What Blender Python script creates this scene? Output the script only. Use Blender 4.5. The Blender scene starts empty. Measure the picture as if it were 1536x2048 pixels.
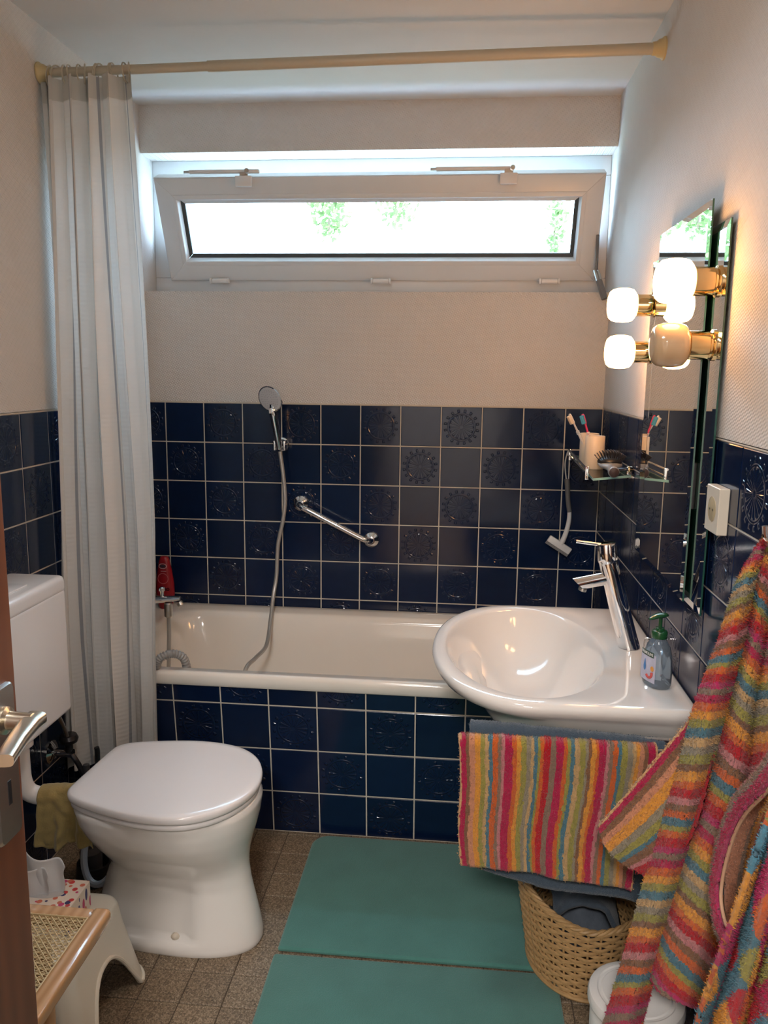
import bpy, bmesh, math, random
import numpy as np
from mathutils import Vector, Matrix, Euler, noise
PI = math.pi
rnd = random.Random(7)
scene = bpy.context.scene
COL = scene.collection

# ------------------------------------------------------------------ camera
CAM = Vector((1.2208, -3.0695, 1.4832)); FPX = 1625.53
RM = Matrix(((0.99496044, 0.09955708, 0.0119211), (0.02862454, -0.16808188, -0.98535736), (-0.09609558, 0.98073282, -0.17008459)))
cam = bpy.data.cameras.new('camera'); camo = bpy.data.objects.new('camera', cam); COL.objects.link(camo)
cam.sensor_fit = 'HORIZONTAL'; cam.sensor_width = 36.0; cam.lens = FPX / 1536 * 36.0; cam.clip_start = 0.02
R3 = Matrix((RM[0], -RM[1], -RM[2])).transposed()
camo.matrix_world = Matrix.Translation(CAM) @ R3.to_4x4()
scene.camera = camo

# ------------------------------------------------------------------ world, sun, exposure
world = bpy.data.worlds.new('sky'); scene.world = world; world.use_nodes = True
wn = world.node_tree.nodes; wl = world.node_tree.links
bgn = wn['Background']
sky = wn.new('ShaderNodeTexSky'); sky.sky_type = 'HOSEK_WILKIE'; sky.sun_direction = (0.3, -0.6, 0.74); sky.turbidity = 4.0; sky.ground_albedo = 0.4
mixw = wn.new('ShaderNodeMix'); mixw.data_type = 'RGBA'; mixw.inputs[0].default_value = 0.7
mixw.inputs[7].default_value = (0.52, 0.74, 1.0, 1)
wl.new(sky.outputs[0], mixw.inputs[6]); wl.new(mixw.outputs[2], bgn.inputs[0]); bgn.inputs[1].default_value = 14.0
sun = bpy.data.lights.new('sun', 'SUN'); suno = bpy.data.objects.new('sun', sun); COL.objects.link(suno)
sun.energy = 5.0; sun.angle = 0.02; sun.color = (1.0, 0.95, 0.84)
suno.rotation_euler = Vector((-0.25, 0.62, -0.74)).to_track_quat('-Z', 'Y').to_euler()
# portal in the window opening: only helps the renderer find the sky
pl = bpy.data.lights.new('window_portal', 'AREA'); plo = bpy.data.objects.new('window_portal', pl); COL.objects.link(plo)
pl.shape = 'RECTANGLE'; pl.size = 1.9; pl.size_y = 0.62; pl.cycles.is_portal = True
plo.location = (0.862, 0.27, 2.02); plo.rotation_euler = Vector((0, -1, 0)).to_track_quat('-Z', 'Y').to_euler()
# added fill light in the hallway behind the open door
hl = bpy.data.lights.new('hall_fill_light', 'AREA'); hlo = bpy.data.objects.new('hall_fill_light', hl); COL.objects.link(hlo)
hl.shape = 'DISK'; hl.size = 0.42; hl.energy = 24.0; hl.color = (1.0, 0.93, 0.88)
hlo.location = (1.05, -4.05, 2.36)
# added fill light under the bathroom ceiling, above and in front of the camera, outside the picture
bl_ = bpy.data.lights.new('ceiling_fill_light', 'AREA'); blo = bpy.data.objects.new('ceiling_fill_light', bl_); COL.objects.link(blo)
bl_.shape = 'DISK'; bl_.size = 0.34; bl_.energy = 2.2; bl_.color = (1.0, 0.945, 0.91)
blo.location = (0.95, -2.30, 2.345)
vs = scene.view_settings
vs.view_transform = 'Standard'; vs.look = 'None'; vs.gamma = 1.0; vs.use_curve_mapping = False; vs.exposure = 1.6
LAMP_POWER = 11.0

# ------------------------------------------------------------------ measures
W = 1.724            # room width
TT = 1.358           # top of the tiled dado
TP = 0.1525          # wall tile pitch
CEIL = 2.432
SILL, LINT = 1.773, 2.266
YF = -2.90           # front wall (doorway)

def ray(px, py):
    return RM.transposed() @ Vector(((px - 768) / FPX, (py - 1024) / FPX, 1.0))
def aty(px, py, y):
    d = ray(px, py); return CAM + d * ((y - CAM.y) / d.y)
def atx(px, py, x):
    d = ray(px, py); return CAM + d * ((x - CAM.x) / d.x)
def atz(px, py, z):
    d = ray(px, py); return CAM + d * ((z - CAM.z) / d.z)

# ------------------------------------------------------------------ materials
MATS = {}
class NT:
    def __init__(s, m):
        s.t = m.node_tree; s.n = s.t.nodes; s.l = s.t.links
    def new(s, ty, **k):
        n = s.n.new(ty)
        for a, b in k.items(): setattr(n, a, b)
        return n
    def put(s, sock, v):
        if hasattr(v, 'is_output'): s.l.new(v, sock)
        else: sock.default_value = v
    def m(s, op, a, b=0.0, c=0.0, clamp=False):
        n = s.new('ShaderNodeMath', operation=op); n.use_clamp = clamp
        for i, v in enumerate((a, b, c)): s.put(n.inputs[i], v)
        return n.outputs[0]
    def mix(s, f, a, b, mode='MIX'):
        n = s.new('ShaderNodeMix', data_type='RGBA', blend_type=mode)
        s.put(n.inputs[0], f)
        for i, v in ((6, a), (7, b)):
            if not hasattr(v, 'is_output') and len(v) == 3: v = (*v, 1)
            s.put(n.inputs[i], v)
        return n.outputs[2]
    def coord(s, kind='Object'):
        return s.new('ShaderNodeTexCoord').outputs[kind]
    def noise(s, scale, detail=3, vec=None, rough=0.5):
        n = s.new('ShaderNodeTexNoise'); n.inputs['Scale'].default_value = scale
        n.inputs['Detail'].default_value = detail; n.inputs['Roughness'].default_value = rough
        s.l.new(vec if vec else s.coord(), n.inputs['Vector']); return n
    def bump(s, h, strength=0.3, dist=0.002, normal=None):
        n = s.new('ShaderNodeBump'); n.inputs['Strength'].default_value = strength; n.inputs['Distance'].default_value = dist
        s.l.new(h, n.inputs['Height'])
        if normal: s.l.new(normal, n.inputs['Normal'])
        return n.outputs[0]
    def ramp(s, f, stops, interp='LINEAR'):
        n = s.new('ShaderNodeValToRGB'); cr = n.color_ramp; cr.interpolation = interp
        while len(cr.elements) < len(stops): cr.elements.new(0.5)
        for e, (p, c) in zip(cr.elements, stops): e.position = p; e.color = (*c, 1) if len(c) == 3 else c
        s.l.new(f, n.inputs[0]); return n.outputs[0]
def base(name):
    m = bpy.data.materials.new(name); m.use_nodes = True; t = NT(m); b = t.n['Principled BSDF']
    MATS[name] = m; return m, t, b
def mat(name, col, rough=0.5, metal=0.0, var=0.06, vscale=9.0, bump=0.0, bscale=60.0, bdist=0.002, coat=0.0, sheen=0.0, trans=0.0, ior=1.5, spec=0.5, sss=0.0):
    if name in MATS: return MATS[name]
    m, t, b = base(name)
    n = t.noise(vscale)
    v = t.m('MULTIPLY_ADD', n.outputs['Fac'], 2 * var, 1 - var)
    hs = t.new('ShaderNodeHueSaturation'); hs.inputs['Color'].default_value = (*col, 1); t.l.new(v, hs.inputs['Value'])
    t.l.new(hs.outputs[0], b.inputs['Base Color'])
    b.inputs['Roughness'].default_value = rough; b.inputs['Metallic'].default_value = metal
    b.inputs['Coat Weight'].default_value = coat; b.inputs['Coat Roughness'].default_value = 0.06
    b.inputs['Sheen Weight'].default_value = sheen; b.inputs['Transmission Weight'].default_value = trans
    b.inputs['IOR'].default_value = ior; b.inputs['Specular IOR Level'].default_value = spec
    if bump:
        t.l.new(t.bump(t.noise(bscale).outputs['Fac'], bump, bdist), b.inputs['Normal'])
    return m

def wallpaper(name, axis, col):
    m, t, b = base(name)
    sep = t.new('ShaderNodeSeparateXYZ'); t.l.new(t.coord('Object'), sep.inputs[0])
    u, z = sep.outputs[axis], sep.outputs['Z']
    k = 2 * PI / 0.0105
    a = t.m('SINE', t.m('MULTIPLY', t.m('ADD', u, z), k))
    c = t.m('SINE', t.m('MULTIPLY', t.m('SUBTRACT', u, z), k * 0.5))
    h = t.m('ADD', t.m('MULTIPLY', a, 0.35), t.m('MULTIPLY', t.m('MULTIPLY', a, c), 0.65))
    n = t.noise(14.0)
    col2 = tuple(x * 0.93 for x in col)
    t.l.new(t.mix(n.outputs['Fac'], col2, col), b.inputs['Base Color'])
    b.inputs['Roughness'].default_value = 0.72; b.inputs['Specular IOR Level'].default_value = 0.3
    t.l.new(t.bump(h, 0.52, 0.0018), b.inputs['Normal'])
    return m

def tile_mat(name, relief):
    m, t, b = base(name)
    oi = t.new('ShaderNodeObjectInfo')
    n = t.noise(22.0, 4)
    f = t.m('ADD', t.m('MULTIPLY', n.outputs['Fac'], 0.6), t.m('MULTIPLY', oi.outputs['Random'], 0.4))
    t.l.new(t.ramp(f, [(0.25, (0.0028, 0.0098, 0.035)), (0.75, (0.0042, 0.0145, 0.052))]), b.inputs['Base Color'])
    b.inputs['Roughness'].default_value = 0.13; b.inputs['Specular IOR Level'].default_value = 0.5
    wav = t.noise(16.0, 2)
    h0 = t.m('MULTIPLY', wav.outputs['Fac'], 0.55)
    if relief:
        uv = t.new('ShaderNodeUVMap'); uv.uv_map = 'UVMap'
        sp = t.new('ShaderNodeSeparateXYZ'); t.l.new(uv.outputs[0], sp.inputs[0])
        x, y = sp.outputs[0], sp.outputs[1]
        r = t.m('SQRT', t.m('ADD', t.m('MULTIPLY', x, x), t.m('MULTIPLY', y, y)))
        th = t.m('ARCTAN2', y, x)
        def win(lo, hi, s=0.05):
            return t.m('MULTIPLY', t.m('DIVIDE', t.m('SUBTRACT', r, lo), s, clamp=True), t.m('DIVIDE', t.m('SUBTRACT', hi, r), s, clamp=True))
        sp16 = t.m('COSINE', t.m('MULTIPLY', th, 16.0))
        spokes = t.m('MULTIPLY', t.m('MULTIPLY_ADD', sp16, 1.6, 0.1, clamp=True), win(0.08, 0.62))
        ring = t.m('MULTIPLY', win(0.62, 0.72, 0.03), 0.8)
        dots = t.m('MULTIPLY', t.m('MULTIPLY_ADD', sp16, -1.8, -0.5, clamp=True), win(0.74, 0.90, 0.04))
        h = t.m('ADD', t.m('ADD', t.m('MULTIPLY', spokes, 1.0), ring), t.m('MULTIPLY', dots, 1.2))
        h = t.m('ADD', h, h0)
        t.l.new(t.bump(h, 0.75, 0.0020), b.inputs['Normal'])
    else:
        t.l.new(t.bump(h0, 0.5, 0.0016), b.inputs['Normal'])
    return m

def attr_mat(name, rough=0.95, bump=0.8, bscale=420.0, bdist=0.003, sheen=0.35, var=0.22, vscale=180.0):
    """terry cloth whose woven colours are stored on the faces"""
    m, t, b = base(name)
    a = t.new('ShaderNodeVertexColor'); a.layer_name = 'Col'
    n = t.noise(vscale, 3); n2 = t.noise(30.0, 2)
    v = t.m('ADD', t.m('MULTIPLY_ADD', n.outputs['Fac'], 2 * var, 1 - var), t.m('MULTIPLY_ADD', n2.outputs['Fac'], 0.2, -0.1))
    hs = t.new('ShaderNodeHueSaturation'); t.l.new(a.outputs[0], hs.inputs['Color']); t.l.new(v, hs.inputs['Value'])
    t.l.new(hs.outputs[0], b.inputs['Base Color'])
    b.inputs['Roughness'].default_value = rough; b.inputs['Sheen Weight'].default_value = sheen; b.inputs['Specular IOR Level'].default_value = 0.1
    t.l.new(t.bump(t.noise(bscale, 4, rough=0.7).outputs['Fac'], bump, bdist), b.inputs['Normal'])
    return m

def emit(name, col, power):
    m, t, b = base(name)
    b.inputs['Base Color'].default_value = (*col, 1); b.inputs['Roughness'].default_value = 0.25
    b.inputs['Emission Color'].default_value = (*col, 1); b.inputs['Emission Strength'].default_value = power
    return m

def pane_mat(name, tint, gloss):
    m = bpy.data.materials.new(name); m.use_nodes = True; MATS[name] = m; t = NT(m); t.n.clear()
    out = t.new('ShaderNodeOutputMaterial'); mx = t.new('ShaderNodeMixShader'); tr = t.new('ShaderNodeBsdfTransparent'); gl = t.new('ShaderNodeBsdfGlossy')
    tr.inputs[0].default_value = (*tint, 1); gl.inputs['Roughness'].default_value = 0.02
    lw = t.new('ShaderNodeLayerWeight'); lw.inputs[0].default_value = 0.35
    t.l.new(t.m('MULTIPLY', lw.outputs['Fresnel'], gloss), mx.inputs[0])
    t.l.new(tr.outputs[0], mx.inputs[1]); t.l.new(gl.outputs[0], mx.inputs[2]); t.l.new(mx.outputs[0], out.inputs[0]); return m

def cloth_mat(name, col, transl, stripe=None):
    m = bpy.data.materials.new(name); m.use_nodes = True; MATS[name] = m; t = NT(m); t.n.clear()
    out = t.new('ShaderNodeOutputMaterial'); mx = t.new('ShaderNodeMixShader'); d = t.new('ShaderNodeBsdfDiffuse'); tl = t.new('ShaderNodeBsdfTranslucent')
    uv = t.new('ShaderNodeUVMap'); uv.uv_map = 'UVMap'; sp = t.new('ShaderNodeSeparateXYZ'); t.l.new(uv.outputs[0], sp.inputs[0])
    c = t.mix(t.noise(6.0).outputs['Fac'], tuple(x * 0.95 for x in col), col)
    if stripe:
        fr = t.m('FRACT', t.m('MULTIPLY', sp.outputs[0], stripe[0]))
        on = t.m('LESS_THAN', t.m('ABSOLUTE', t.m('SUBTRACT', fr, 0.5)), stripe[1])
        c = t.mix(on, c, stripe[2])
    t.l.new(c, d.inputs[0]); t.l.new(c, tl.inputs[0])
    rib = t.m('SINE', t.m('MULTIPLY', sp.outputs[1], 2 * PI * 150))
    bp = t.bump(rib, 0.25, 0.001); t.l.new(bp, d.inputs['Normal'])
    mx.inputs[0].default_value = transl
    t.l.new(d.outputs[0], mx.inputs[1]); t.l.new(tl.outputs[0], mx.inputs[2]); t.l.new(mx.outputs[0], out.inputs[0]); return m

wp_x = wallpaper('wallpaper_weave_x', 'X', (0.68, 0.65, 0.615))
wp_y = wallpaper('wallpaper_weave_y', 'Y', (0.68, 0.65, 0.615))
paint = mat('white_paint', (0.72, 0.70, 0.67), 0.6, bump=0.05)
ceilm = mat('ceiling_paint', (0.68, 0.665, 0.645), 0.8, var=0.03, bump=0.08, bscale=140)
grout = mat('cream_grout', (0.62, 0.57, 0.48), 0.85, bump=0.2, bscale=200)
tileA = tile_mat('navy_glaze_plain', False)
tileB = tile_mat('navy_glaze_relief', True)
tileD = mat('tile_biscuit', (0.3, 0.22, 0.16), 0.9)
enamel = mat('white_enamel', (0.80, 0.76, 0.69), 0.12, var=0.02, coat=0.3)
ceram = mat('white_ceramic', (0.80, 0.77, 0.73), 0.09, var=0.02, coat=0.4)
plast = mat('white_plastic', (0.78, 0.76, 0.74), 0.25, var=0.02)
lidpl = mat('toilet_seat_plastic', (0.80, 0.77, 0.76), 0.16, var=0.02)
stoolp = mat('cream_plastic', (0.74, 0.70, 0.60), 0.35, var=0.03)
pvc = mat('window_pvc', (0.72, 0.735, 0.74), 0.3, var=0.02)
gasket = mat('dark_gasket', (0.05, 0.06, 0.06), 0.6)
chrome = mat('chrome', (0.86, 0.86, 0.86), 0.05, 1.0, var=0.02)
steel = mat('brushed_steel', (0.60, 0.58, 0.54), 0.32, 1.0, var=0.06, vscale=60)
nickel = mat('champagne_aluminium', (0.72, 0.66, 0.54), 0.28, 1.0, var=0.04)
brass = mat('gold_brass', (0.83, 0.60, 0.30), 0.10, 1.0, var=0.03)
cream = mat('cream_lacquer', (0.54, 0.485, 0.37), 0.3, var=0.03)
creamcap = mat('yellowed_plastic', (0.62, 0.50, 0.26), 0.4, var=0.05)
hosem = mat('grey_hose', (0.42, 0.41, 0.39), 0.35, 0.4, var=0.05)
darkm = mat('dark_metal', (0.06, 0.06, 0.065), 0.3, 0.8)
black = mat('black_plastic', (0.015, 0.015, 0.017), 0.4)
mirror = mat('mirror_silver', (0.88, 0.90, 0.885), 0.008, 1.0, var=0.003)
gedge = mat('green_glass_edge', (0.015, 0.075, 0.055), 0.12, 0.0, coat=0.5)
opal = emit('lit_opal_glass', (1.0, 0.48, 0.17), LAMP_POWER)
opaloff = mat('unlit_opal_lamp_tint', (0.66, 0.46, 0.27), 0.12, var=0.02, coat=0.5)  # amber glow from the lit lamp above is put into this colour
shelfg = pane_mat('shelf_glass', (0.80, 0.90, 0.86), 1.0)
windowg = pane_mat('window_glass', (0.95, 0.98, 0.96), 0.8)
# ------------------------------------------------------------------ geometry helpers
LOC = {}
class G:
    """collects vertices and faces (world coordinates) of one mesh"""
    def __init__(s): s.v = []; s.f = []; s.mi = []; s.uv = {}; s.col = None
    def add(s, v, f, mi=0):
        o = len(s.v); s.v += [Vector(p) for p in v]; s.f += [tuple(i + o for i in q) for q in f]; s.mi += [mi] * len(f); return s
    def box(s, x0, x1, y0, y1, z0, z1, bev=0.0, seg=2, mi=0, M=None):
        bm = bmesh.new(); bmesh.ops.create_cube(bm, size=1.0)
        for v in bm.verts: v.co = Vector(((x0 + x1) / 2 + v.co.x * (x1 - x0), (y0 + y1) / 2 + v.co.y * (y1 - y0), (z0 + z1) / 2 + v.co.z * (z1 - z0)))
        if bev: bmesh.ops.bevel(bm, geom=list(bm.edges), offset=bev, segments=seg, profile=0.5, affect='EDGES')
        if M: bmesh.ops.transform(bm, matrix=M, verts=bm.verts)
        bm.verts.index_update(); s.add([v.co.copy() for v in bm.verts], [tuple(v.index for v in f.verts) for f in bm.faces], mi); bm.free(); return s
    def loft(s, rings, closed=True, cap0=True, cap1=True, mi=0):
        n = len(rings[0]); V = [p for r in rings for p in r]; F = []
        for i in range(len(rings) - 1):
            for j in range(n if closed else n - 1):
                k = (j + 1) % n; F.append((i * n + j, i * n + k, (i + 1) * n + k, (i + 1) * n + j))
        if cap0: F.append(tuple(reversed(range(n))))
        if cap1: F.append(tuple((len(rings) - 1) * n + j for j in range(n)))
        return s.add(V, F, mi)
    def lathe(s, prof, o=(0, 0, 0), axis=(0, 0, 1), n=24, mi=0, sx=1.0, sy=1.0, cap=True, up=None):
        o = Vector(o); a = Vector(axis).normalized()
        e = Vector(up) if up else (Vector((0, 0, 1)) if abs(a.z) < 0.9 else Vector((1, 0, 0)))
        e1 = (e - a * e.dot(a)).normalized(); e2 = a.cross(e1)
        rings = [[o + a * h + e1 * (r * sx * math.cos(2 * PI * j / n)) + e2 * (r * sy * math.sin(2 * PI * j / n)) for j in range(n)] for r, h in prof]
        return s.loft(rings, True, cap, cap, mi)
    def tube(s, pts, r, n=10, mi=0, smooth=0, cap=True, closed=False):
        P = [Vector(p) for p in pts]
        if smooth: P = crom(P, smooth, closed)
        rr = r if callable(r) else (lambda t: r)
        rings = []; L = len(P); prev = None
        for i, p in enumerate(P):
            if closed: d = (P[(i + 1) % L] - P[i - 1])
            else: d = P[min(i + 1, L - 1)] - P[max(i - 1, 0)]
            d.normalize()
            if prev is None:
                e = Vector((0, 0, 1)) if abs(d.z) < 0.9 else Vector((1, 0, 0)); e1 = (e - d * e.dot(d)).normalized()
            else: e1 = (prev - d * prev.dot(d)).normalized()
            prev = e1; e2 = d.cross(e1); q = rr(i / max(L - 1, 1))
            rings.append([p + e1 * (q * math.cos(2 * PI * j / n)) + e2 * (q * math.sin(2 * PI * j / n)) for j in range(n)])
        if closed: rings.append(rings[0]); cap = False
        return s.loft(rings, True, cap, cap, mi)
    def grid(s, fn, nu, nv, mi=0, uv=True):
        o = len(s.v); fo = len(s.f)
        for j in range(nv + 1):
            for i in range(nu + 1): s.v.append(Vector(fn(i / nu, j / nv)))
        for j in range(nv):
            for i in range(nu):
                a = o + j * (nu + 1) + i; s.f.append((a, a + 1, a + nu + 2, a + nu + 1)); s.mi.append(mi)
                if uv: s.uv[len(s.f) - 1] = [(i / nu, j / nv), ((i + 1) / nu, j / nv), ((i + 1) / nu, (j + 1) / nv), (i / nu, (j + 1) / nv)]
        return s
def crom(P, k, closed=False):
    out = []; L = len(P)
    for i in range(L if closed else L - 1):
        if closed: a, b, c, d = P[i - 1], P[i], P[(i + 1) % L], P[(i + 2) % L]
        else: a, b, c, d = P[max(i - 1, 0)], P[i], P[i + 1], P[min(i + 2, L - 1)]
        for q in range(k):
            t = q / k
            out.append(0.5 * ((2 * b) + (c - a) * t + (2 * a - 5 * b + 4 * c - d) * t * t + (3 * b - a - 3 * c + d) * t ** 3))
    if not closed: out.append(P[-1].copy())
    return out
def obj(name, g, mats, parent=None, loc=None, smooth=35, kind=None):
    if parent is not None: b = LOC[parent.name]
    elif loc is not None: b = Vector(loc)
    else:
        xs = [p.x for p in g.v]; ys = [p.y for p in g.v]; zs = [p.z for p in g.v]
        b = Vector(((min(xs) + max(xs)) / 2, (min(ys) + max(ys)) / 2, min(zs)))
    me = bpy.data.meshes.new(name); me.from_pydata([tuple(p - b) for p in g.v], [], g.f)
    if not isinstance(mats, (list, tuple)): mats = [mats]
    for m in mats: me.materials.append(m)
    if len(mats) > 1: me.polygons.foreach_set('material_index', g.mi)
    if g.uv:
        l = me.uv_layers.new(name='UVMap')
        for fi, c in g.uv.items():
            for li, q in zip(me.polygons[fi].loop_indices, c): l.data[li].uv = q
    if g.col is not None:
        ca = me.color_attributes.new('Col', 'FLOAT_COLOR', 'CORNER')
        for p in me.polygons:
            c = g.col[p.index]
            for li in p.loop_indices: ca.data[li].color = (*c, 1)
    me.validate(); me.update()
    bm = bmesh.new(); bm.from_mesh(me); bmesh.ops.recalc_face_normals(bm, faces=bm.faces); bm.to_mesh(me); bm.free()
    if smooth:
        me.polygons.foreach_set('use_smooth', [True] * len(me.polygons)); me.set_sharp_from_angle(angle=math.radians(smooth))
    o = bpy.data.objects.new(name, me); COL.objects.link(o); LOC[o.name] = b
    if parent is not None: o.parent = parent
    else: o.location = b
    if kind: o['kind'] = kind
    return o
def tag(o, label, cat, group=None):
    o['label'] = label; o['category'] = cat
    if group: o['group'] = group
    return o
def thing(name, label, cat, loc, group=None):
    o = bpy.data.objects.new(name, None); COL.objects.link(o); o.location = loc; o.empty_display_size = 0.05; LOC[o.name] = Vector(loc)
    return tag(o, label, cat, group)
def struct(name, g, mats, smooth=0):
    o = obj(name, g, mats, None, (0, 0, 0), smooth); o['kind'] = 'structure'; return o
def sgroup(name, loc):
    o = bpy.data.objects.new(name, None); COL.objects.link(o); o.location = loc; LOC[o.name] = Vector(loc); o['kind'] = 'structure'; return o
def solid(o, t, off=0.0):
    m = o.modifiers.new('thickness', 'SOLIDIFY'); m.thickness = t; m.offset = off; return o
def subd(o, n=1):
    m = o.modifiers.new('smooth', 'SUBSURF'); m.levels = n; m.render_levels = n; return o
def pile(o, density, length, width, mats, seed, parent=None):
    """terry loops: short tufts standing on both faces of a cloth, in the colour woven below them"""
    me = o.data; rg = np.random.default_rng(seed); nf = len(me.polygons)
    ce = np.empty(nf * 3); no = np.empty(nf * 3); ar = np.empty(nf)
    me.polygons.foreach_get('center', ce); me.polygons.foreach_get('normal', no); me.polygons.foreach_get('area', ar)
    ce = ce.reshape(-1, 3); no = no.reshape(-1, 3); n = int(ar.sum() * density)
    idx = rg.choice(nf, n, p=ar / ar.sum()); sg = rg.choice([-1.0, 1.0], n)[:, None]
    c = ce[idx] + rg.normal(0, 0.6, (n, 3)) * np.sqrt(ar[idx])[:, None]; d = no[idx] * sg
    c = c - no[idx] * np.einsum('ij,ij->i', c - ce[idx], no[idx])[:, None] + d * 0.0035
    d = d + rg.normal(0, 0.55, (n, 3)); d /= np.linalg.norm(d, axis=1)[:, None]
    t = np.cross(d, rg.normal(0, 1, (n, 3))); t /= np.linalg.norm(t, axis=1)[:, None]
    L = length * rg.uniform(0.6, 1.25, n)[:, None]; w = width * rg.uniform(0.7, 1.2, n)[:, None]
    V = np.stack([c - t * w / 2, c + t * w / 2, c + d * L], 1).reshape(-1, 3)
    m = bpy.data.meshes.new('pile'); m.vertices.add(3 * n); m.vertices.foreach_set('co', V.ravel()); m.loops.add(3 * n); m.loops.foreach_set('vertex_index', np.arange(3 * n, dtype=np.int32)); m.polygons.add(n); m.polygons.foreach_set('loop_start', np.arange(0, 3 * n, 3, dtype=np.int32))
    if 'Col' in me.color_attributes:
        src = np.empty(len(me.loops) * 4, dtype=np.float32); me.color_attributes['Col'].data.foreach_get('color', src); src = src.reshape(-1, 4)
        ls = np.empty(nf, dtype=np.int32); me.polygons.foreach_get('loop_start', ls); col = src[ls[idx]].copy(); col[:, :3] *= rg.uniform(0.7, 1.2, n)[:, None]
        ca = m.color_attributes.new('Col', 'FLOAT_COLOR', 'CORNER'); ca.data.foreach_set('color', np.repeat(col, 3, 0).ravel())
    elif me.uv_layers:
        src = np.empty(len(me.loops) * 2, dtype=np.float32); me.uv_layers[0].data.foreach_get('uv', src); src = src.reshape(-1, 2)
        ls = np.empty(nf, dtype=np.int32); me.polygons.foreach_get('loop_start', ls); l = m.uv_layers.new(name='UVMap'); l.data.foreach_set('uv', np.repeat(src[ls[idx]], 3, 0).ravel())
    m.update(calc_edges=True); m.materials.append(mats)
    p = bpy.data.objects.new('pile', m); COL.objects.link(p); p.parent = parent if parent else o
    p.location = (0, 0, 0) if not parent else o.location
    p['kind'] = 'stuff'; return p
def tmesh(body, size):
    c = bpy.data.curves.new('t', 'FONT'); c.body = body; c.size = size; c.align_x = 'CENTER'; c.align_y = 'CENTER'; c.extrude = 0.0001; c.offset = size * 0.012
    o = bpy.data.objects.new('t', c); COL.objects.link(o); dg = bpy.context.evaluated_depsgraph_get()
    me = bpy.data.meshes.new_from_object(o.evaluated_get(dg)); V = [v.co.copy() for v in me.vertices]; F = [tuple(p.vertices) for p in me.polygons]
    bpy.data.objects.remove(o); bpy.data.curves.remove(c); bpy.data.meshes.remove(me); return V, F
def frame(o, ex, ey, ez):
    ex, ey, ez = Vector(ex), Vector(ey), Vector(ez); m = Matrix((ex, ey, ez)).transposed().to_4x4(); m.translation = Vector(o); return m
def lerp(a, b, t): return a + (b - a) * t
def interp(tab, x):
    if x <= tab[0][0]: return tab[0][1]
    for (a, b), (c, d) in zip(tab, tab[1:]):
        if x <= c:
            t = (x - a) / (c - a); return b + (d - b) * t
    return tab[-1][1]

# ------------------------------------------------------------------ wall tiles
TM = {}
def tile_mesh(x0, x1, z0, z1, relief, th=0.007):
    """a glazed tile in its own frame: full tile spans -.5..+.5 of the pitch, cut pieces less; faces -Y, front at y=0"""
    key = (round(x0, 4), round(x1, 4), round(z0, 4), round(z1, 4), relief)
    if key in TM: return TM[key]
    e = 0.0016
    V = [(x0, th, z0), (x1, th, z0), (x1, th, z1), (x0, th, z1), (x0, 0.0010, z0), (x1, 0.0010, z0), (x1, 0.0010, z1), (x0, 0.0010, z1),
         (x0 + e, 0, z0 + e), (x1 - e, 0, z0 + e), (x1 - e, 0, z1 - e), (x0 + e, 0, z1 - e)]
    F = [(8, 9, 10, 11)]
    for i in range(4):
        j = (i + 1) % 4; F += [(4 + i, 4 + j, 8 + j, 8 + i), (i, j, 4 + j, 4 + i)]
    me = bpy.data.meshes.new('tile'); me.from_pydata(V, [], F)
    me.materials.append(tileB if relief else tileA)
    l = me.uv_layers.new(name='UVMap'); h = 0.0741
    for p in me.polygons:
        for li, vi in zip(p.loop_indices, p.vertices): l.data[li].uv = (V[vi][0] / h, V[vi][2] / h)
    me.update(); TM[key] = me; return me
TILE_H = 0.0741
def tile(parent, o, rot, relief, cut=(-1, 1, -1, 1)):
    """o = world centre of the full tile; cut = limits in half-tiles"""
    me = tile_mesh(cut[0] * TILE_H, cut[1] * TILE_H, cut[2] * TILE_H, cut[3] * TILE_H, relief)
    t = bpy.data.objects.new('tile', me); COL.objects.link(t); t.parent = parent; t.location = Vector(o) - LOC[parent.name]
    t.rotation_euler = rot; return t
def tile_field(parent, org, axis, n0, n1, r0, r1, rot, lim, par, zlim, skip=None):
    """grid of tiles: column k starts org+axis*k*pitch, row r hangs below TT; lim = range along the axis kept, zlim = lowest z"""
    org = Vector(org); axis = Vector(axis)
    for k in range(n0, n1):
        for r in range(r0, r1):
            c = org + axis * ((k + 0.5) * TP); c.z = TT - (r + 0.5) * TP
            s = (c - org).dot(axis) + lim[2]
            lo = max(-1.0, (lim[0] - s) / TILE_H); hi = min(1.0, (lim[1] - s) / TILE_H)
            zl = max(-1.0, (zlim - c.z) / TILE_H)
            if rot[2] > 0: lo, hi = -hi, -lo
            if hi - lo < 0.12 or zl > 0.88: continue
            if skip and skip(c): continue
            tile(parent, c, rot, (k + r + par) % 2 == 0, (lo, hi, zl, 1.0))

# ------------------------------------------------------------------ room shell
g = G()
g.box(-0.15, W + 0.15, 0.001, 0.24, TT + 0.003, SILL, mi=0); g.box(-0.15, W + 0.15, 0.0022, 0.24, -0.06, TT + 0.003, mi=1)
g.box(-0.15, W + 0.15, 0.001, 0.24, LINT, CEIL + 0.1, mi=0)
g.box(0.0, W, 0.0, 0.0035, TT, TT + 0.0045, mi=1)
wall_back = struct('wall_back', g, [wp_x, grout])
tile_field(wall_back, (0.0641, 0, 0), (1, 0, 0), -1, 11, 0, 6, (0, 0, 0), (0.003, W - 0.002, 0.0641), 1, 0.50)
g = G(); YB = 0.30
g.box(-0.15, 0.0, YF - 0.1, YB, TT + 0.003, CEIL + 0.1, mi=0); g.box(-0.15, -0.0022, YF - 0.1, YB, -0.06, TT + 0.003, mi=1); g.box(-0.0035, 0.0, YF, 0.0, TT, TT + 0.0045, mi=1)
wall_left = struct('wall_left', g, [wp_y, grout])
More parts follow.
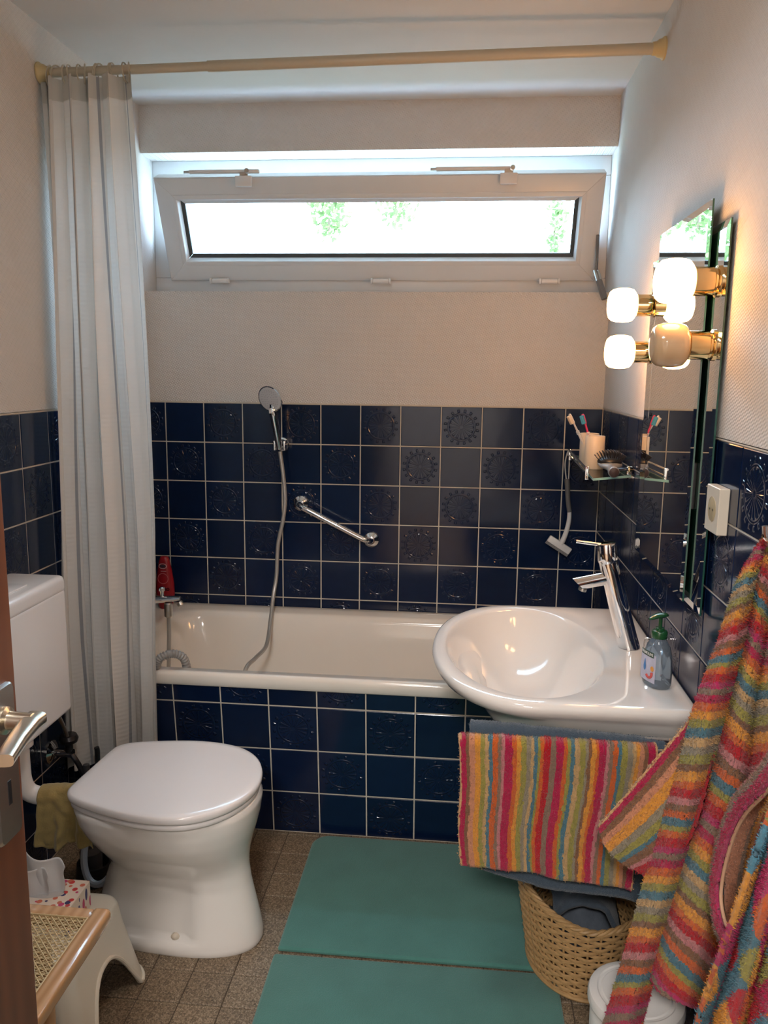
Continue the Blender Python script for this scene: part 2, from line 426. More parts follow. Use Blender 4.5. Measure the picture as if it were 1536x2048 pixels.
# left wall: columns run towards the camera; local x -> +y
tile_field(wall_left, (0, -0.9298 + 7 * TP, 0), (0, -1, 0), 0, 20, 0, 9, (0, 0, PI / 2), (0.003, 2.88, -(-0.9298 + 7 * TP)), 1, 0.004, lambda c: c.y > -0.66 and c.z < 0.5)
g = G()
g.box(W, W + 0.15, YF - 0.1, YB, TT + 0.003, CEIL + 0.1, mi=0); g.box(W + 0.0022, W + 0.15, YF - 0.1, YB, -0.06, TT + 0.003, mi=1); g.box(W, W + 0.0035, YF, 0.0, TT, TT + 0.0045, mi=1)
wall_right = struct('wall_right', g, [wp_y, grout])
tile_field(wall_right, (W, -0.0155, 0), (0, -1, 0), -1, 19, 0, 9, (0, 0, -PI / 2), (0.003, 2.88, 0.0155), 0, 0.004, lambda c: c.y > -0.66 and c.z < 0.5)
g = G(); g.box(-0.15, W + 0.15, -5.2, 0.24, CEIL, CEIL + 0.12)
struct('ceiling', g, ceilm)
# front wall with the doorway the photograph is taken from, and the hallway behind it
DX0, DX1, DZ = 0.615, 1.50, 2.03
g = G(); g.box(-0.15, DX0, YF - 0.1, YF, -0.06, CEIL); g.box(DX1, W + 0.15, YF - 0.1, YF, -0.06, CEIL); g.box(DX0, DX1, YF - 0.1, YF, DZ, CEIL)
struct('wall_front', g, paint)
g = G(); g.box(-0.15, W + 0.15, -5.3, -5.2, -0.06, CEIL); g.box(-0.25, -0.15, -5.3, YF, -0.06, CEIL); g.box(W + 0.15, W + 0.25, -5.3, YF, -0.06, CEIL)
struct('wall_hall', g, paint)
woodm, t, b = base('reddish_brown_wood')
wv = t.new('ShaderNodeTexWave', wave_type='BANDS', bands_direction='Y'); wv.inputs['Scale'].default_value = 9; wv.inputs['Distortion'].default_value = 5; wv.inputs['Detail'].default_value = 3
mp = t.new('ShaderNodeMapping'); mp.inputs['Scale'].default_value = (1, 1, 0.12); t.l.new(t.coord(), mp.inputs[0]); t.l.new(mp.outputs[0], wv.inputs[0])
t.l.new(t.ramp(wv.outputs['Fac'], [(0.0, (0.165, 0.052, 0.020)), (1.0, (0.205, 0.068, 0.026))]), b.inputs['Base Color']); b.inputs['Roughness'].default_value = 0.38
doorframe = G()
for x0, x1, z0, z1 in ((DX0 - 0.06, DX0, 0, DZ + 0.06), (DX1, DX1 + 0.06, 0, DZ + 0.06), (DX0, DX1, DZ, DZ + 0.06)):
    doorframe.box(x0, x1, YF - 0.12, YF + 0.015, z0, z1, 0.004)
struct('trim_1', doorframe, woodm, 30)
# floor: speckled terrazzo tiles on dark joints
fl, t, b = base('terrazzo_tile')
v1 = t.new('ShaderNodeTexVoronoi'); v1.inputs['Scale'].default_value = 330; t.l.new(t.coord(), v1.inputs['Vector'])
n1 = t.noise(260.0, 3); oi = t.new('ShaderNodeObjectInfo')
c1 = t.ramp(t.m('ADD', t.m('MULTIPLY', v1.outputs['Color'], 0.55), t.m('MULTIPLY', n1.outputs['Fac'], 0.5)), [(0.18, (0.042, 0.030, 0.018)), (0.45, (0.155, 0.112, 0.070)), (0.62, (0.26, 0.195, 0.128)), (0.85, (0.40, 0.32, 0.23))])
hs = t.new('ShaderNodeHueSaturation'); t.l.new(c1, hs.inputs['Color']); t.l.new(t.m('MULTIPLY_ADD', oi.outputs['Random'], 0.22, 0.89), hs.inputs['Value'])
t.l.new(hs.outputs[0], b.inputs['Base Color']); b.inputs['Roughness'].default_value = 0.5
fgrout = mat('floor_joint', (0.085, 0.065, 0.045), 0.9)
halltile = mat('hall_floor', (0.35, 0.24, 0.15), 0.5)
g = G(); g.box(-0.15, W + 0.15, -3.02, 0.24, -0.08, -0.003, mi=0); g.box(-0.15, W + 0.15, -5.3, -3.02, -0.08, -0.001, mi=1)
floor = struct('floor', g, [fgrout, halltile])
FX, FY = 0.1035, 0.1045
g = G(); g.box(-FX / 2 + 0.0012, FX / 2 - 0.0012, -FY / 2 + 0.0012, FY / 2 - 0.0012, -0.006, 0.0, 0.0009, 1)
fme = None; rest = G()
for i in range(-6, 12):
    for j in range(-16, 7):
        cx, cy = 0.583 + (i + 0.5) * FX, -1.316 + (j + 0.5) * FY
        if cx > W + 0.05 or cx < -0.05: continue
        x0, x1 = max(cx - FX / 2, 0.0), min(cx + FX / 2, W)
        if x1 - x0 < 0.01: continue
        if j >= -7:
            if cx - FX / 2 >= 0 and cx + FX / 2 <= W:
                if fme is None:
                    f0 = obj('floor_tile', g, fl, floor, None, 0); fme = f0.data; f0.location = (cx, cy, 0)
                else:
                    f0 = bpy.data.objects.new('floor_tile', fme); COL.objects.link(f0); f0.parent = floor; f0.location = (cx, cy, 0)
            else:
                q = G(); q.box(x0 + 0.0012, x1 - 0.0012, cy - FY / 2 + 0.0012, cy + FY / 2 - 0.0012, -0.006, 0, 0.0009, 1); obj('floor_tile', q, fl, floor, None, 0)
        else:
            rest.box(x0 + 0.0012, x1 - 0.0012, cy - FY / 2 + 0.0012, cy + FY / 2 - 0.0012, -0.006, 0.0)
o = obj('floor_tile_remainder', rest, fl, floor, None, 0, 'stuff')

# ------------------------------------------------------------------ window, tilted inwards at the top
win = sgroup('window_1', (W / 2, 0.13, SILL))
y0, y1 = 0.118, 0.19
for (a, b_, c, d) in ((0.0, W, SILL, SILL + 0.062), (0.0, W, LINT - 0.068, LINT), (0.0, 0.065, SILL + 0.062, LINT - 0.068), (W - 0.065, W, SILL + 0.062, LINT - 0.068)):
    q = G(); q.box(a, b_, y0, y1, c, d, 0.004); obj('window_frame', q, pvc, win)
# inner rebate lip of the frame
for (a, b_, c, d) in ((0.065, W - 0.065, LINT - 0.083, LINT - 0.068), (0.065, 0.08, SILL + 0.062, LINT - 0.083), (W - 0.08, W - 0.065, SILL + 0.062, LINT - 0.083)):
    q = G(); q.box(a, b_, y1 - 0.03, y1, c, d, 0.002); obj('frame_rebate', q, pvc, win)
ang = math.atan2(0.155, 0.342); SM = Matrix.Translation((W / 2 + 0.012, 0.102, SILL + 0.049)) @ Matrix.Rotation(ang, 4, 'X')   # sash frame: x across, z up the sash, -y to the room
SW, SH = 0.808, 0.378
def mitre(u0, u1, w0, w1, wd, prof, M, gap=0.0004):
    """four mitred members of a rectangular frame; prof = [(inset fraction 0..1, y)] closed section"""
    out = []
    cs = [(u0, w0), (u1, w0), (u1, w1), (u0, w1)]; inn = [(1, 1), (-1, 1), (-1, -1), (1, -1)]
    for i in range(4):
        j = (i + 1) % 4; q = G(); rings = []
        for k, (c, d) in enumerate(((cs[i], inn[i]), (cs[j], inn[j]))):
            s_ = Vector((cs[j][0] - cs[i][0], 0, cs[j][1] - cs[i][1])).normalized() * (gap if k == 0 else -gap)
            rings.append([M @ (Vector((c[0] + d[0] * wd * f, y, c[1] + d[1] * wd * f)) + s_) for f, y in prof])
        q.loft(rings); out.append(q)
    return out
st = 0.082
for q in mitre(-SW, SW, 0.0, SH, 0.060, [(0.0, 0.006), (0.05, 0.001), (0.1, 0.0), (1.0, 0.0), (1.0, 0.062), (0.0, 0.062)], SM): so = obj('sash', q, pvc, win, smooth=30)
for q in mitre(-SW + 0.060, SW - 0.060, 0.060, SH - 0.060, 0.024, [(0.0, -0.003), (0.12, -0.004), (0.6, -0.004), (0.7, -0.002), (1.0, 0.022), (1.0, 0.034), (0.0, 0.034)], SM): obj('glazing_bead', q, pvc, so, smooth=25)
for i, q in enumerate(mitre(-SW + 0.0835, SW - 0.0835, 0.0835, SH - 0.0835, 0.013, [(0.0, 0.020), (1.0, 0.026), (1.0, 0.036), (0.0, 0.036)], SM)): obj('gasket', q, pvc if i == 2 else gasket, so, smooth=0)
gp = G(); gp.box(-SW + st - 0.004, SW - st + 0.004, 0.036, 0.040, st - 0.004, SH - st + 0.004, 0, 1, 0, SM)
obj('glass_pane', gp, windowg, so)
for hx in (0.246, 0.869, 1.496):
    q = G(); q.lathe([(0.0075, -0.03), (0.0095, -0.028), (0.0095, 0.028), (0.0075, 0.03)], (hx + 0.02, 0.084, SILL + 0.047), (1, 0, 0), 14)
    for k in (-0.034, 0.034): q.lathe([(0.006, -0.004), (0.0108, -0.003), (0.0108, 0.003), (0.006, 0.004)], (hx + 0.02 + k, 0.084, SILL + 0.047), (1, 0, 0), 14)
    obj('hinge', q, plast, win)
top = SM @ Vector((0, 0, SH))
for (xa, xb, s) in ((0.205, 0.462, 1), (1.095, 1.352, 1)):
    q = G(); zc = top.z + 0.018
    q.box(xa, xb, top.y - 0.012, top.y + 0.004, zc - 0.006, zc + 0.006, 0.002)
    q.box(xa - 0.02, xa + 0.03, top.y - 0.008, top.y + 0.0, zc - 0.004, zc + 0.004, 0.001, 2, 1)
    st_ = obj('stay_arm', q, [plast, steel], win)
    xe = xb - 0.05 if xa < 0.5 else xb
    q = G(); q.box(xe - 0.035, xe + 0.025, top.y - 0.02, top.y - 0.002, top.z - 0.036, top.z + 0.001, 0.003); q.lathe([(0.008, -0.006), (0.008, 0.006)], (xe + 0.008, top.y - 0.014, zc), (0, 1, 0), 14, 1)
    q.box(xe - 0.02, xe + 0.01, top.y - 0.012, top.y + 0.004, top.z, zc - 0.002, 0.001, 1, 1)
    obj('stay_bracket', q, [plast, chrome], st_)
# scissor link and lever at the right-hand side
q = G(); A = aty(1196, 470, 0.03); B = aty(1192, 545, 0.02); C = aty(1193, 545, -0.02); D = aty(1209, 598, -0.05)
q.tube([A, A.lerp(B, 0.5), B], 0.006, 8, 1)
for dx in (-0.006, 0.006): q.tube([B + Vector((dx, 0, 0)), B.lerp(C, 0.6) + Vector((dx, 0, 0.006)), C.lerp(D, 0.5) + Vector((dx, 0, 0))], 0.005, 8, 0)
q.tube([C.lerp(D, 0.3), D], 0.0115, 6, 1)
obj('lever_handle', q, [steel, mat('grey_lever', (0.22, 0.21, 0.2), 0.35, 0.6)], win)
q = G(); q.box(-0.05, W + 0.05, 0.19, 0.34, SILL - 0.05, SILL - 0.01, 0.004); obj('window_sill', q, paint, win)
# ------------------------------------------------------------------ bathtub and its tiled apron
def rrect(x0, x1, y0, y1, r, z, n=10):
    out = []
    for cx, cy, a0 in ((x1 - r, y1 - r, 0), (x0 + r, y1 - r, PI / 2), (x0 + r, y0 + r, PI), (x1 - r, y0 + r, 1.5 * PI)):
        for i in range(n + 1):
            a = a0 + PI / 2 * i / n; out.append(Vector((cx + r * math.cos(a), cy + r * math.sin(a), z)))
    return out
RZ = 0.560
tub = thing('bathtub', 'white enamelled built-in bathtub below the window wall', 'bathtub', (W / 2, -0.37, 0.0))
bx0, bx1, by0, by1 = 0.004, W - 0.004, -0.748, -0.004
R = []
R.append(rrect(bx0, bx1, by0 + 0.006, by1, 0.012, RZ - 0.044)); R.append(rrect(bx0, bx1, by0, by1, 0.014, RZ - 0.036)); R.append(rrect(bx0, bx1, by0, by1, 0.014, RZ - 0.012))
R.append(rrect(bx0, bx1, by0 + 0.004, by1, 0.014, RZ - 0.003)); R.append(rrect(bx0 + 0.004, bx1 - 0.004, by0 + 0.012, by1 - 0.004, 0.016, RZ))
R.append(rrect(bx0 + 0.02, bx1 - 0.02, by0 + 0.024, by1 - 0.02, 0.03, RZ - 0.0035))
R.append(rrect(0.10, W - 0.12, by0 + 0.045, by1 - 0.07, 0.11, RZ - 0.003)); R.append(rrect(0.115, W - 0.135, by0 + 0.054, by1 - 0.082, 0.115, RZ - 0.010)); R.append(rrect(0.13, W - 0.15, by0 + 0.062, by1 - 0.092, 0.12, RZ - 0.03))
for z, dx, dy in ((0.45, 0.03, 0.012), (0.34, 0.06, 0.026), (0.26, 0.09, 0.042), (0.20, 0.13, 0.065), (0.175, 0.18, 0.10), (0.165, 0.25, 0.15)):
    R.append(rrect(0.13 + dx, W - 0.15 - dx * 1.4, by0 + 0.062 + dy, by1 - 0.092 - dy, max(0.12 - dy * 0.2, 0.05), z))
g = G().loft(R, True, False, True); obj('tub_shell', g, enamel, tub, smooth=50)
q = G(); q.lathe([(0.0, 0.0), (0.028, 0.001), (0.028, 0.006), (0.02, 0.009), (0, 0.009)], (1.35, -0.37, 0.164), n=20, cap=False); obj('drain', q, chrome, tub)
TILT = math.atan(0.1115)
apron = sgroup('wall_tub_apron', (W / 2, -0.70, 0.0))
def ay(z): return -0.7251 + 0.1115 * (0.4549 - z)
g = G(); dy = 0.0024
P = [(0.0, ay(0) + dy, 0.0), (W, ay(0) + dy, 0.0), (W, ay(RZ - 0.04) + dy, RZ - 0.04), (0.0, ay(RZ - 0.04) + dy, RZ - 0.04)]
V = [Vector(p) for p in P] + [Vector(p) + Vector((0, 0.04, 0)) for p in P]
g.add(V, [(0, 1, 2, 3), (7, 6, 5, 4), (0, 4, 5, 1), (1, 5, 6, 2), (2, 6, 7, 3), (3, 7, 4, 0)]); obj('apron_grout', g, grout, apron, smooth=0)
for m in range(-3, 10):
    for r in range(-1, 3):
        cx = 0.3321 + (m + 0.5) * TP; cz = 0.4549 - (r + 0.5) * TP
        lo = max(-1, (0.003 - cx) / TILE_H); hi = min(1, (W - 0.003 - cx) / TILE_H); zh = min(1.0, (RZ - 0.043 - cz) / TILE_H); zl = max(-1.0, (0.003 - cz) / TILE_H)
        if hi - lo < 0.1: continue
        tile(apron, (cx, ay(cz), cz), (TILT, 0, 0), (m + r) % 2 == 0, (lo, hi, zl, zh))

# mixer tap on the left wall above the tub
mx = thing('bath_mixer', 'chrome bath mixer tap with short spout beside the shower curtain', 'tap', (0.0, -0.36, 0.66))
q = G(); q.lathe([(0.022, -0.085), (0.026, -0.08), (0.026, 0.08), (0.022, 0.085)], (0.075, -0.36, 0.672), (0, 1, 0), 20)
for s in (-1, 1): q.lathe([(0.034, 0), (0.034, 0.006), (0.016, 0.014), (0.016, 0.07)], (0.0, -0.36 + s * 0.06, 0.672), (1, 0, 0), 20)
obj('mixer_body', q, chrome, mx)
q = G(); q.loft([[Vector((x, -0.36 + w * math.cos(a), z + h * math.sin(a))) for a in [2 * PI * i / 16 for i in range(16)]] for x, z, w, h in ((0.08, 0.672, 0.022, 0.017), (0.14, 0.673, 0.02, 0.014), (0.20, 0.678, 0.017, 0.011), (0.232, 0.682, 0.014, 0.008))])
obj('spout', q, chrome, mx)
q = G(); q.lathe([(0.010, 0), (0.012, 0.003), (0.012, 0.014), (0.010, 0.016)], (0.226, -0.36, 0.668), (0.55, 0, -0.8), 14); obj('aerator', q, steel, mx)
q = G(); q.lathe([(0.007, 0), (0.007, 0.02), (0.011, 0.022), (0.011, 0.032), (0.006, 0.036)], (0.165, -0.36, 0.684), n=12); obj('diverter_knob', q, chrome, mx)
q = G(); q.lathe([(0.012, 0), (0.015, -0.004), (0.015, -0.05), (0.011, -0.054)], (0.187, -0.36, 0.664), n=16); obj('hose_union', q, steel, mx)
q = G(); q.tube([(0.187, -0.36, 0.61), (0.188, -0.365, 0.55), (0.19, -0.38, 0.47), (0.20, -0.40, 0.38), (0.26, -0.42, 0.27), (0.40, -0.42, 0.225), (0.50, -0.45, 0.26), (0.485, -0.49, 0.40), aty(492, 1337, -0.47), aty(512, 1315, -0.37), aty(533, 1290, -0.26), aty(541, 1240, -0.14), aty(547, 1190, -0.07), aty(553, 1150, -0.05), aty(556, 1090, -0.05), aty(566, 1040, -0.055), aty(570, 1000, -0.055), aty(567, 955, -0.055), aty(560, 903, -0.055)], 0.0075, 10, 0, 8)
obj('shower_hose', q, hosem, mx)
# corrugated hose hooked over the tub rim
def corr(t): return 0.0125 + 0.0016 * math.sin(t * 2 * PI * 26)
q = G(); q.tube(crom([Vector(p) for p in ((0.285, -0.733, 0.568), (0.290, -0.742, 0.582), (0.302, -0.738, 0.600), (0.330, -0.715, 0.606), (0.355, -0.69, 0.585), (0.360, -0.672, 0.54), (0.35, -0.655, 0.50))], 26), corr, 12)
tag(obj('corrugated_hose', q, mat('grey_white_hose', (0.30, 0.295, 0.285), 0.4)), 'grey corrugated hose hooked over the front tub rim by the curtain', 'hose')

# hand shower in its wall bracket
hs_ = thing('hand_shower', 'round chrome hand shower in its bracket on the navy tiles', 'shower head', (0.53, -0.05, 1.17))
hc = aty(540, 798, -0.115); hn = Vector((-0.34, -0.88, -0.33)).normalized()
q = G(); q.lathe([(0.0, -0.030), (0.022, -0.029), (0.038, -0.022), (0.047, -0.012), (0.0505, -0.003), (0.050, 0.001), (0.046, 0.002)], hc, hn, 36, cap=False); hd = obj('head_shell', q, chrome, hs_, smooth=60)
q = G(); q.lathe([(0.047, -0.001), (0.046, 0.0025), (0.0, 0.0035)], hc, hn, 36, cap=False); fc = obj('spray_face', q, mat('grey_white_face', (0.62, 0.60, 0.60), 0.4), hd)
q = G(); e1 = hn.cross(Vector((0, 0, 1))).normalized(); e2 = hn.cross(e1)
for rr, k in ((0.035, 22), (0.029, 18), (0.02, 14), (0.011, 8)):
    for i in range(k):
        a = 2 * PI * i / k; q.lathe([(0.0016, 0), (0.0012, 0.0016), (0, 0.0018)], hc + hn * 0.0026 + e1 * rr * math.cos(a) + e2 * rr * math.sin(a), hn, 6)
obj('spray_nozzles', q, mat('nozzle_rubber', (0.36, 0.35, 0.36), 0.6), fc, kind='stuff')
hb = aty(546, 824, -0.10); hx = aty(559, 897, -0.055)
q = G(); q.tube([hc - hn * 0.016, hc.lerp(hb, 0.75) - hn * 0.008, hb, hb.lerp(hx, 0.35), hb.lerp(hx, 0.7), hx], lambda t: 0.0155 - 0.004 * abs(t - 0.2), 14, 0, 6); obj('handle', q, chrome, hs_)
q = G(); q.tube([hb + Vector((-0.008, -0.014, 0.012)), hb + Vector((-0.007, -0.012, -0.004))], 0.005, 8); obj('spray_switch', q, plast, hs_)
q = G(); q.lathe([(0.026, 0.0), (0.026, 0.008), (0.02, 0.014)], (hx.x, 0.0, hx.z + 0.012), (0, -1, 0), 20); br = obj('wall_bracket', q, chrome, hs_)
for s in (-1, 1):
    q = G(); q.box(hx.x + s * 0.019 - 0.006, hx.x + s * 0.019 + 0.006, -0.062, -0.008, hx.z - 0.008, hx.z + 0.03, 0.005, 3); obj('bracket_jaw', q, chrome, br)

# grab bar
gb = thing('grab_bar', 'slanting chrome grab bar on the navy tiles', 'grab bar', (0.736, 0.0, 0.91))
A = Vector((0.606, 0, 0.975)); B = Vector((0.885, 0, 0.842))
A = aty(602, 1006, 0.0); B = aty(743, 1079, 0.0); dv = (B - A).normalized()
for p in (A, B):
    q = G(); q.lathe([(0.031, 0.0), (0.031, 0.006), (0.028, 0.011), (0.018, 0.016), (0.0145, 0.02)], p, (0, -1, 0), 28); obj('flange', q, chrome, gb)
q = G(); q.tube([A + Vector((0, -0.014, 0)), A + Vector((0, -0.03, 0)) + dv * 0.003, A + Vector((0, -0.05, 0)) + dv * 0.018, A + Vector((0, -0.058, 0)) + dv * 0.045, B + Vector((0, -0.058, 0)) - dv * 0.045, B + Vector((0, -0.05, 0)) - dv * 0.018, B + Vector((0, -0.03, 0)) - dv * 0.003, B + Vector((0, -0.014, 0))], 0.0115, 16, 0, 6)
obj('rail', q, chrome, gb)

# red shower gel bottle on the tub corner
sg = thing('shower_gel_bottle', 'red shower gel bottle on the tub rim behind the tap', 'bottle', (0.075, -0.085, RZ - 0.002))
redp = mat('red_plastic', (0.30, 0.008, 0.016), 0.3)
prof = [(0.0, 0.022, 0.015), (0.004, 0.026, 0.017), (0.02, 0.030, 0.018), (0.06, 0.037, 0.02), (0.10, 0.036, 0.02), (0.15, 0.029, 0.018), (0.19, 0.021, 0.014), (0.205, 0.016, 0.011), (0.208, 0.012, 0.008)]
bxx = aty(332, 1215, -0.085).x
q = G(); q.loft([[Vector((bxx + w * math.copysign(abs(math.cos(a)) ** 0.8, math.cos(a)), -0.085 + d * math.sin(a), RZ - 0.002 + h)) for a in [2 * PI * i / 28 for i in range(28)]] for h, w, d in prof]); sb = obj('bottle_body', q, redp, sg, smooth=60)
wprint = mat('white_print', (0.75, 0.70, 0.70), 0.5); pprint = mat('pink_print', (0.55, 0.16, 0.18), 0.5)
def ring_print(name, cx, cz, rx, rz, y, w, m, par):
    q = G(); n = 28; r1 = [Vector((cx + rx * math.cos(2 * PI * i / n), y, cz + rz * math.sin(2 * PI * i / n))) for i in range(n)]; r2 = [Vector((cx + (rx - w) * math.cos(2 * PI * i / n), y - 0.0002, cz + (rz - w) * math.sin(2 * PI * i / n))) for i in range(n)]
    q.loft([r1, r2], True, False, False); return obj(name, q, m, par)
ring_print('logo', bxx, RZ + 0.171, 0.0155, 0.0105, -0.1042, 0.0016, wprint, sb)
q = G(); q.box(bxx - 0.010, bxx + 0.010, -0.1046, -0.1040, RZ + 0.166, RZ + 0.176, 0.001, 1); obj('logo_lettering', q, mat('dark_print', (0.05, 0.03, 0.05), 0.5), sb)
q = G(); q.box(bxx - 0.008, bxx + 0.013, -0.1052, -0.1040, RZ + 0.1505, RZ + 0.1517); obj('print_line', q, wprint, sb)
ring_print('fruit_print', bxx, RZ + 0.122, 0.0215, 0.0215, -0.1058, 0.0022, pprint, sb)
q = G(); V, F = tmesh('no', 0.024); q.add([Vector((bxx + 0.012 + v.x, -0.1066, RZ + 0.082 + v.y)) for v in V], F); obj('lettering', q, wprint, sb, smooth=0)

# ------------------------------------------------------------------ toilet, facing right
TY = -1.168
toilet = thing('toilet', 'white floor-standing toilet with closed lid beside the bathtub', 'toilet', (0.50, TY, 0.0))
def tring(xb, xf, hw, z, n=56, ex=2.3, eb=3.2):
    out = []; xm = lerp(xb, xf, 0.48)
    for i in range(n):
        a = 2 * PI * i / n; c, s = math.cos(a), math.sin(a); e = ex if c > 0 else eb
        rx = (xf - xm) if c > 0 else (xm - xb)
        k = (abs(c) ** e + abs(s) ** e) ** (-1 / e)
        out.append(Vector((xm + rx * k * c, TY + hw * k * s, z)))
    return out
TB = [(0.0, 0.285, 0.722, 0.102), (0.006, 0.28, 0.727, 0.106), (0.03, 0.28, 0.726, 0.105), (0.07, 0.285, 0.719, 0.100), (0.12, 0.295, 0.708, 0.094), (0.17, 0.31, 0.697, 0.090), (0.21, 0.325, 0.691, 0.096), (0.235, 0.325, 0.691, 0.108), (0.26, 0.315, 0.694, 0.126), (0.29, 0.30, 0.701, 0.147), (0.325, 0.28, 0.711, 0.166), (0.36, 0.265, 0.719, 0.178), (0.392, 0.258, 0.723, 0.183), (0.402, 0.259, 0.722, 0.182), (0.405, 0.265, 0.718, 0.178)]
rows = []
for i in range(48):
    z = 0.405 * (i / 47)
    xb, xf, hw = (interp([(r[0], r[k]) for r in TB], z) for k in (1, 2, 3)); ring = tring(xb, xf, hw, z)
    for p in ring:          # the shallow side recess with the floor bolt
        sx = max(0.0, min(1.0, (p.x - 0.36) / 0.02)) * max(0.0, min(1.0, (0.575 - p.x) / 0.02)); sz = max(0.0, min(1.0, (z - 0.030) / 0.012)) * max(0.0, min(1.0, (0.235 - z) / 0.07))
        p.y += -math.copysign(0.024, p.y - TY) * sx * sz if abs(p.y - TY) > 0.05 else 0
    rows.append(ring)
obj('bowl', G().loft(rows), ceram, toilet, smooth=60)
for s in (-1, 1):
    q = G(); q.lathe([(0.011, 0), (0.011, 0.006), (0.006, 0.010), (0, 0.011)], (0.522, TY + s * 0.080, 0.042), (0, s, 0), 16); obj('bolt_cap', q, mat('beige_cap', (0.62, 0.55, 0.45), 0.4), toilet)
def lring(z, k, n=72):
    tab = [(0.0, 0.112), (0.006, 0.130), (0.018, 0.146), (0.05, 0.162), (0.12, 0.184), (0.20, 0.202), (0.27, 0.205), (0.34, 0.193), (0.39, 0.162), (0.425, 0.122), (0.447, 0.075), (0.458, 0.035), (0.461, 0.0)]
    out = []; cx, cy = 0.50, TY
    half = []
    for i in range(n // 2 + 1):
        a = PI * i / (n // 2); t = 0.2305 - 0.2305 * math.cos(a); half.append((0.263 + t, interp(tab, t)))
    # smooth outline
    bk = [(half[0][0], TY + half[0][1] * (1 - 2 * k / 6)) for k in range(1, 6)]
    pts = [(x, TY - w) for x, w in half] + [(x, TY + w) for x, w in reversed(half[:-1])] + bk
    for _ in range(2): pts = [((pts[i - 1][0] + 2 * pts[i][0] + pts[(i + 1) % len(pts)][0]) / 4, (pts[i - 1][1] + 2 * pts[i][1] + pts[(i + 1) % len(pts)][1]) / 4) for i in range(len(pts))]
    return [Vector((cx + (x - cx) * k, cy + (y - cy) * k, z)) for x, y in pts]
g = G().loft([lring(0.406, 0.94), lring(0.407, 0.965), lring(0.410, 0.975), lring(0.419, 0.978), lring(0.4215, 0.97)]); obj('seat', g, lidpl, toilet, smooth=60)
g = G().loft([lring(0.4235, 0.965), lring(0.4245, 0.99), lring(0.429, 1.0), lring(0.437, 1.003), lring(0.4425, 0.996), lring(0.445, 0.975), lring(0.4465, 0.90), lring(0.4475, 0.6), lring(0.4478, 0.2)]); obj('lid', g, lidpl, toilet, smooth=60)
for s in (-1, 1):
    q = G(); q.lathe([(0.012, -0.022), (0.012, 0.022)], (0.283, TY + s * 0.075, 0.413), (0, 1, 0), 14); obj('lid_hinge', q, plast, toilet)
q = G(); q.lathe([(0.031, 0.0), (0.031, 0.06)], (0.235, TY, 0.372), (1, 0, 0), 20); obj('inlet_collar', q, ceram, toilet)

# wall-hung cistern
cis = thing('cistern', 'white plastic flush cistern hung on the left tiled wall', 'cistern', (0.085, -1.235, 0.555))
q = G(); q.box(0.004, 0.166, -1.43, -1.045, 0.555, 0.9045, 0.014, 4); obj('tank', q, plast, cis)
q = G(); q.box(0.004, 0.167, -1.431, -1.044, 0.889, 0.938, 0.016, 5); lidc = obj('tank_lid', q, plast, cis)
q = G(); q.box(0.05, 0.13, -1.30, -1.17, 0.937, 0.943, 0.003, 2); obj('flush_plate', q, plast, lidc)
pipe = thing('flush_pipe', 'white plastic flush pipe bending from the cistern into the toilet', 'pipe', (0.10, -1.21, 0.38))
q = G(); q.tube([(0.105, -1.215, 0.565), (0.105, -1.215, 0.47), (0.107, -1.214, 0.425), (0.118, -1.208, 0.395), (0.145, -1.198, 0.380), (0.19, -1.182, 0.377), (0.24, TY, 0.376)], 0.0235, 18, 0, 8); obj('pipe', q, plast, pipe)
q = G(); q.lathe([(0.034, 0), (0.034, 0.03), (0.028, 0.034)], (0.105, -1.215, 0.525), n=20); obj('pipe_nut', q, plast, pipe)

# cloth over the pipe
def clothfn(u, v):
    x = 0.148 + 0.125 * u; r = 0.029; L = (v - 0.42) * 0.30
    arc = PI * r / 2; yc = lerp(-1.197, -1.170, u); zc = 0.379
    if L < -arc: y, z = yc + r, zc + L + arc
    elif L > arc: y, z = yc - r - 0.012 * (L - arc) * 8 * 0.4, zc - (L - arc)
    else: a = L / r; y, z = yc - r * math.sin(a), zc + r * math.cos(a)
    d = max(0.0, abs(L) - arc) * 6
    y += d * 0.010 * math.sin(u * 17 + v * 4) - d * 0.006 * math.sin(u * 31 + 1.3); x += d * (0.018 * (u - 0.4) + 0.004 * math.sin(v * 25))
    z += 0.013 * math.sin(u * 9 + 2) * d * (1 if L > 0 else 0.4) + 0.003 * noise.noise(Vector((u * 9, v * 12, 3)))
    y += 0.006 * noise.noise(Vector((u * 7, v * 14, 9)))
    return (x, y, z)
q = G().grid(clothfn, 46, 60); o = obj('cleaning_cloth', q, mat('mustard_cloth', (0.34, 0.25, 0.09), 0.9, var=0.2, vscale=30, bump=0.5, bscale=240, bdist=0.002, sheen=0.3)); solid(o, 0.0025)
tag(o, 'mustard yellow cleaning cloth draped over the flush pipe', 'cloth')

# stop valve with its hose on the left wall
sv = thing('stop_valve', 'dark chrome stop valve with hose on the left wall beside the toilet', 'valve', (0.0, -0.87, 0.33))
q = G(); q.lathe([(0.036, 0), (0.036, 0.004), (0.02, 0.014), (0.013, 0.016), (0.013, 0.07)], (0.0, -0.875, 0.335), (1, 0, 0), 20); vb = obj('valve_body', q, chrome, sv)
q = G(); q.lathe([(0.012, 0), (0.012, 0.03), (0.026, 0.034), (0.029, 0.045), (0.024, 0.056), (0, 0.058)], (0.058, -0.875, 0.338), n=18); obj('valve_knob', q, darkm, sv)
q = G(); q.tube([(0.066, -0.875, 0.33), (0.085, -0.875, 0.30), (0.10, -0.86, 0.24), (0.105, -0.84, 0.20), (0.11, -0.81, 0.23), (0.11, -0.80, 0.30), (0.108, -0.80, 0.32)], 0.008, 10, 0, 8); obj('valve_hose', q, darkm, sv)
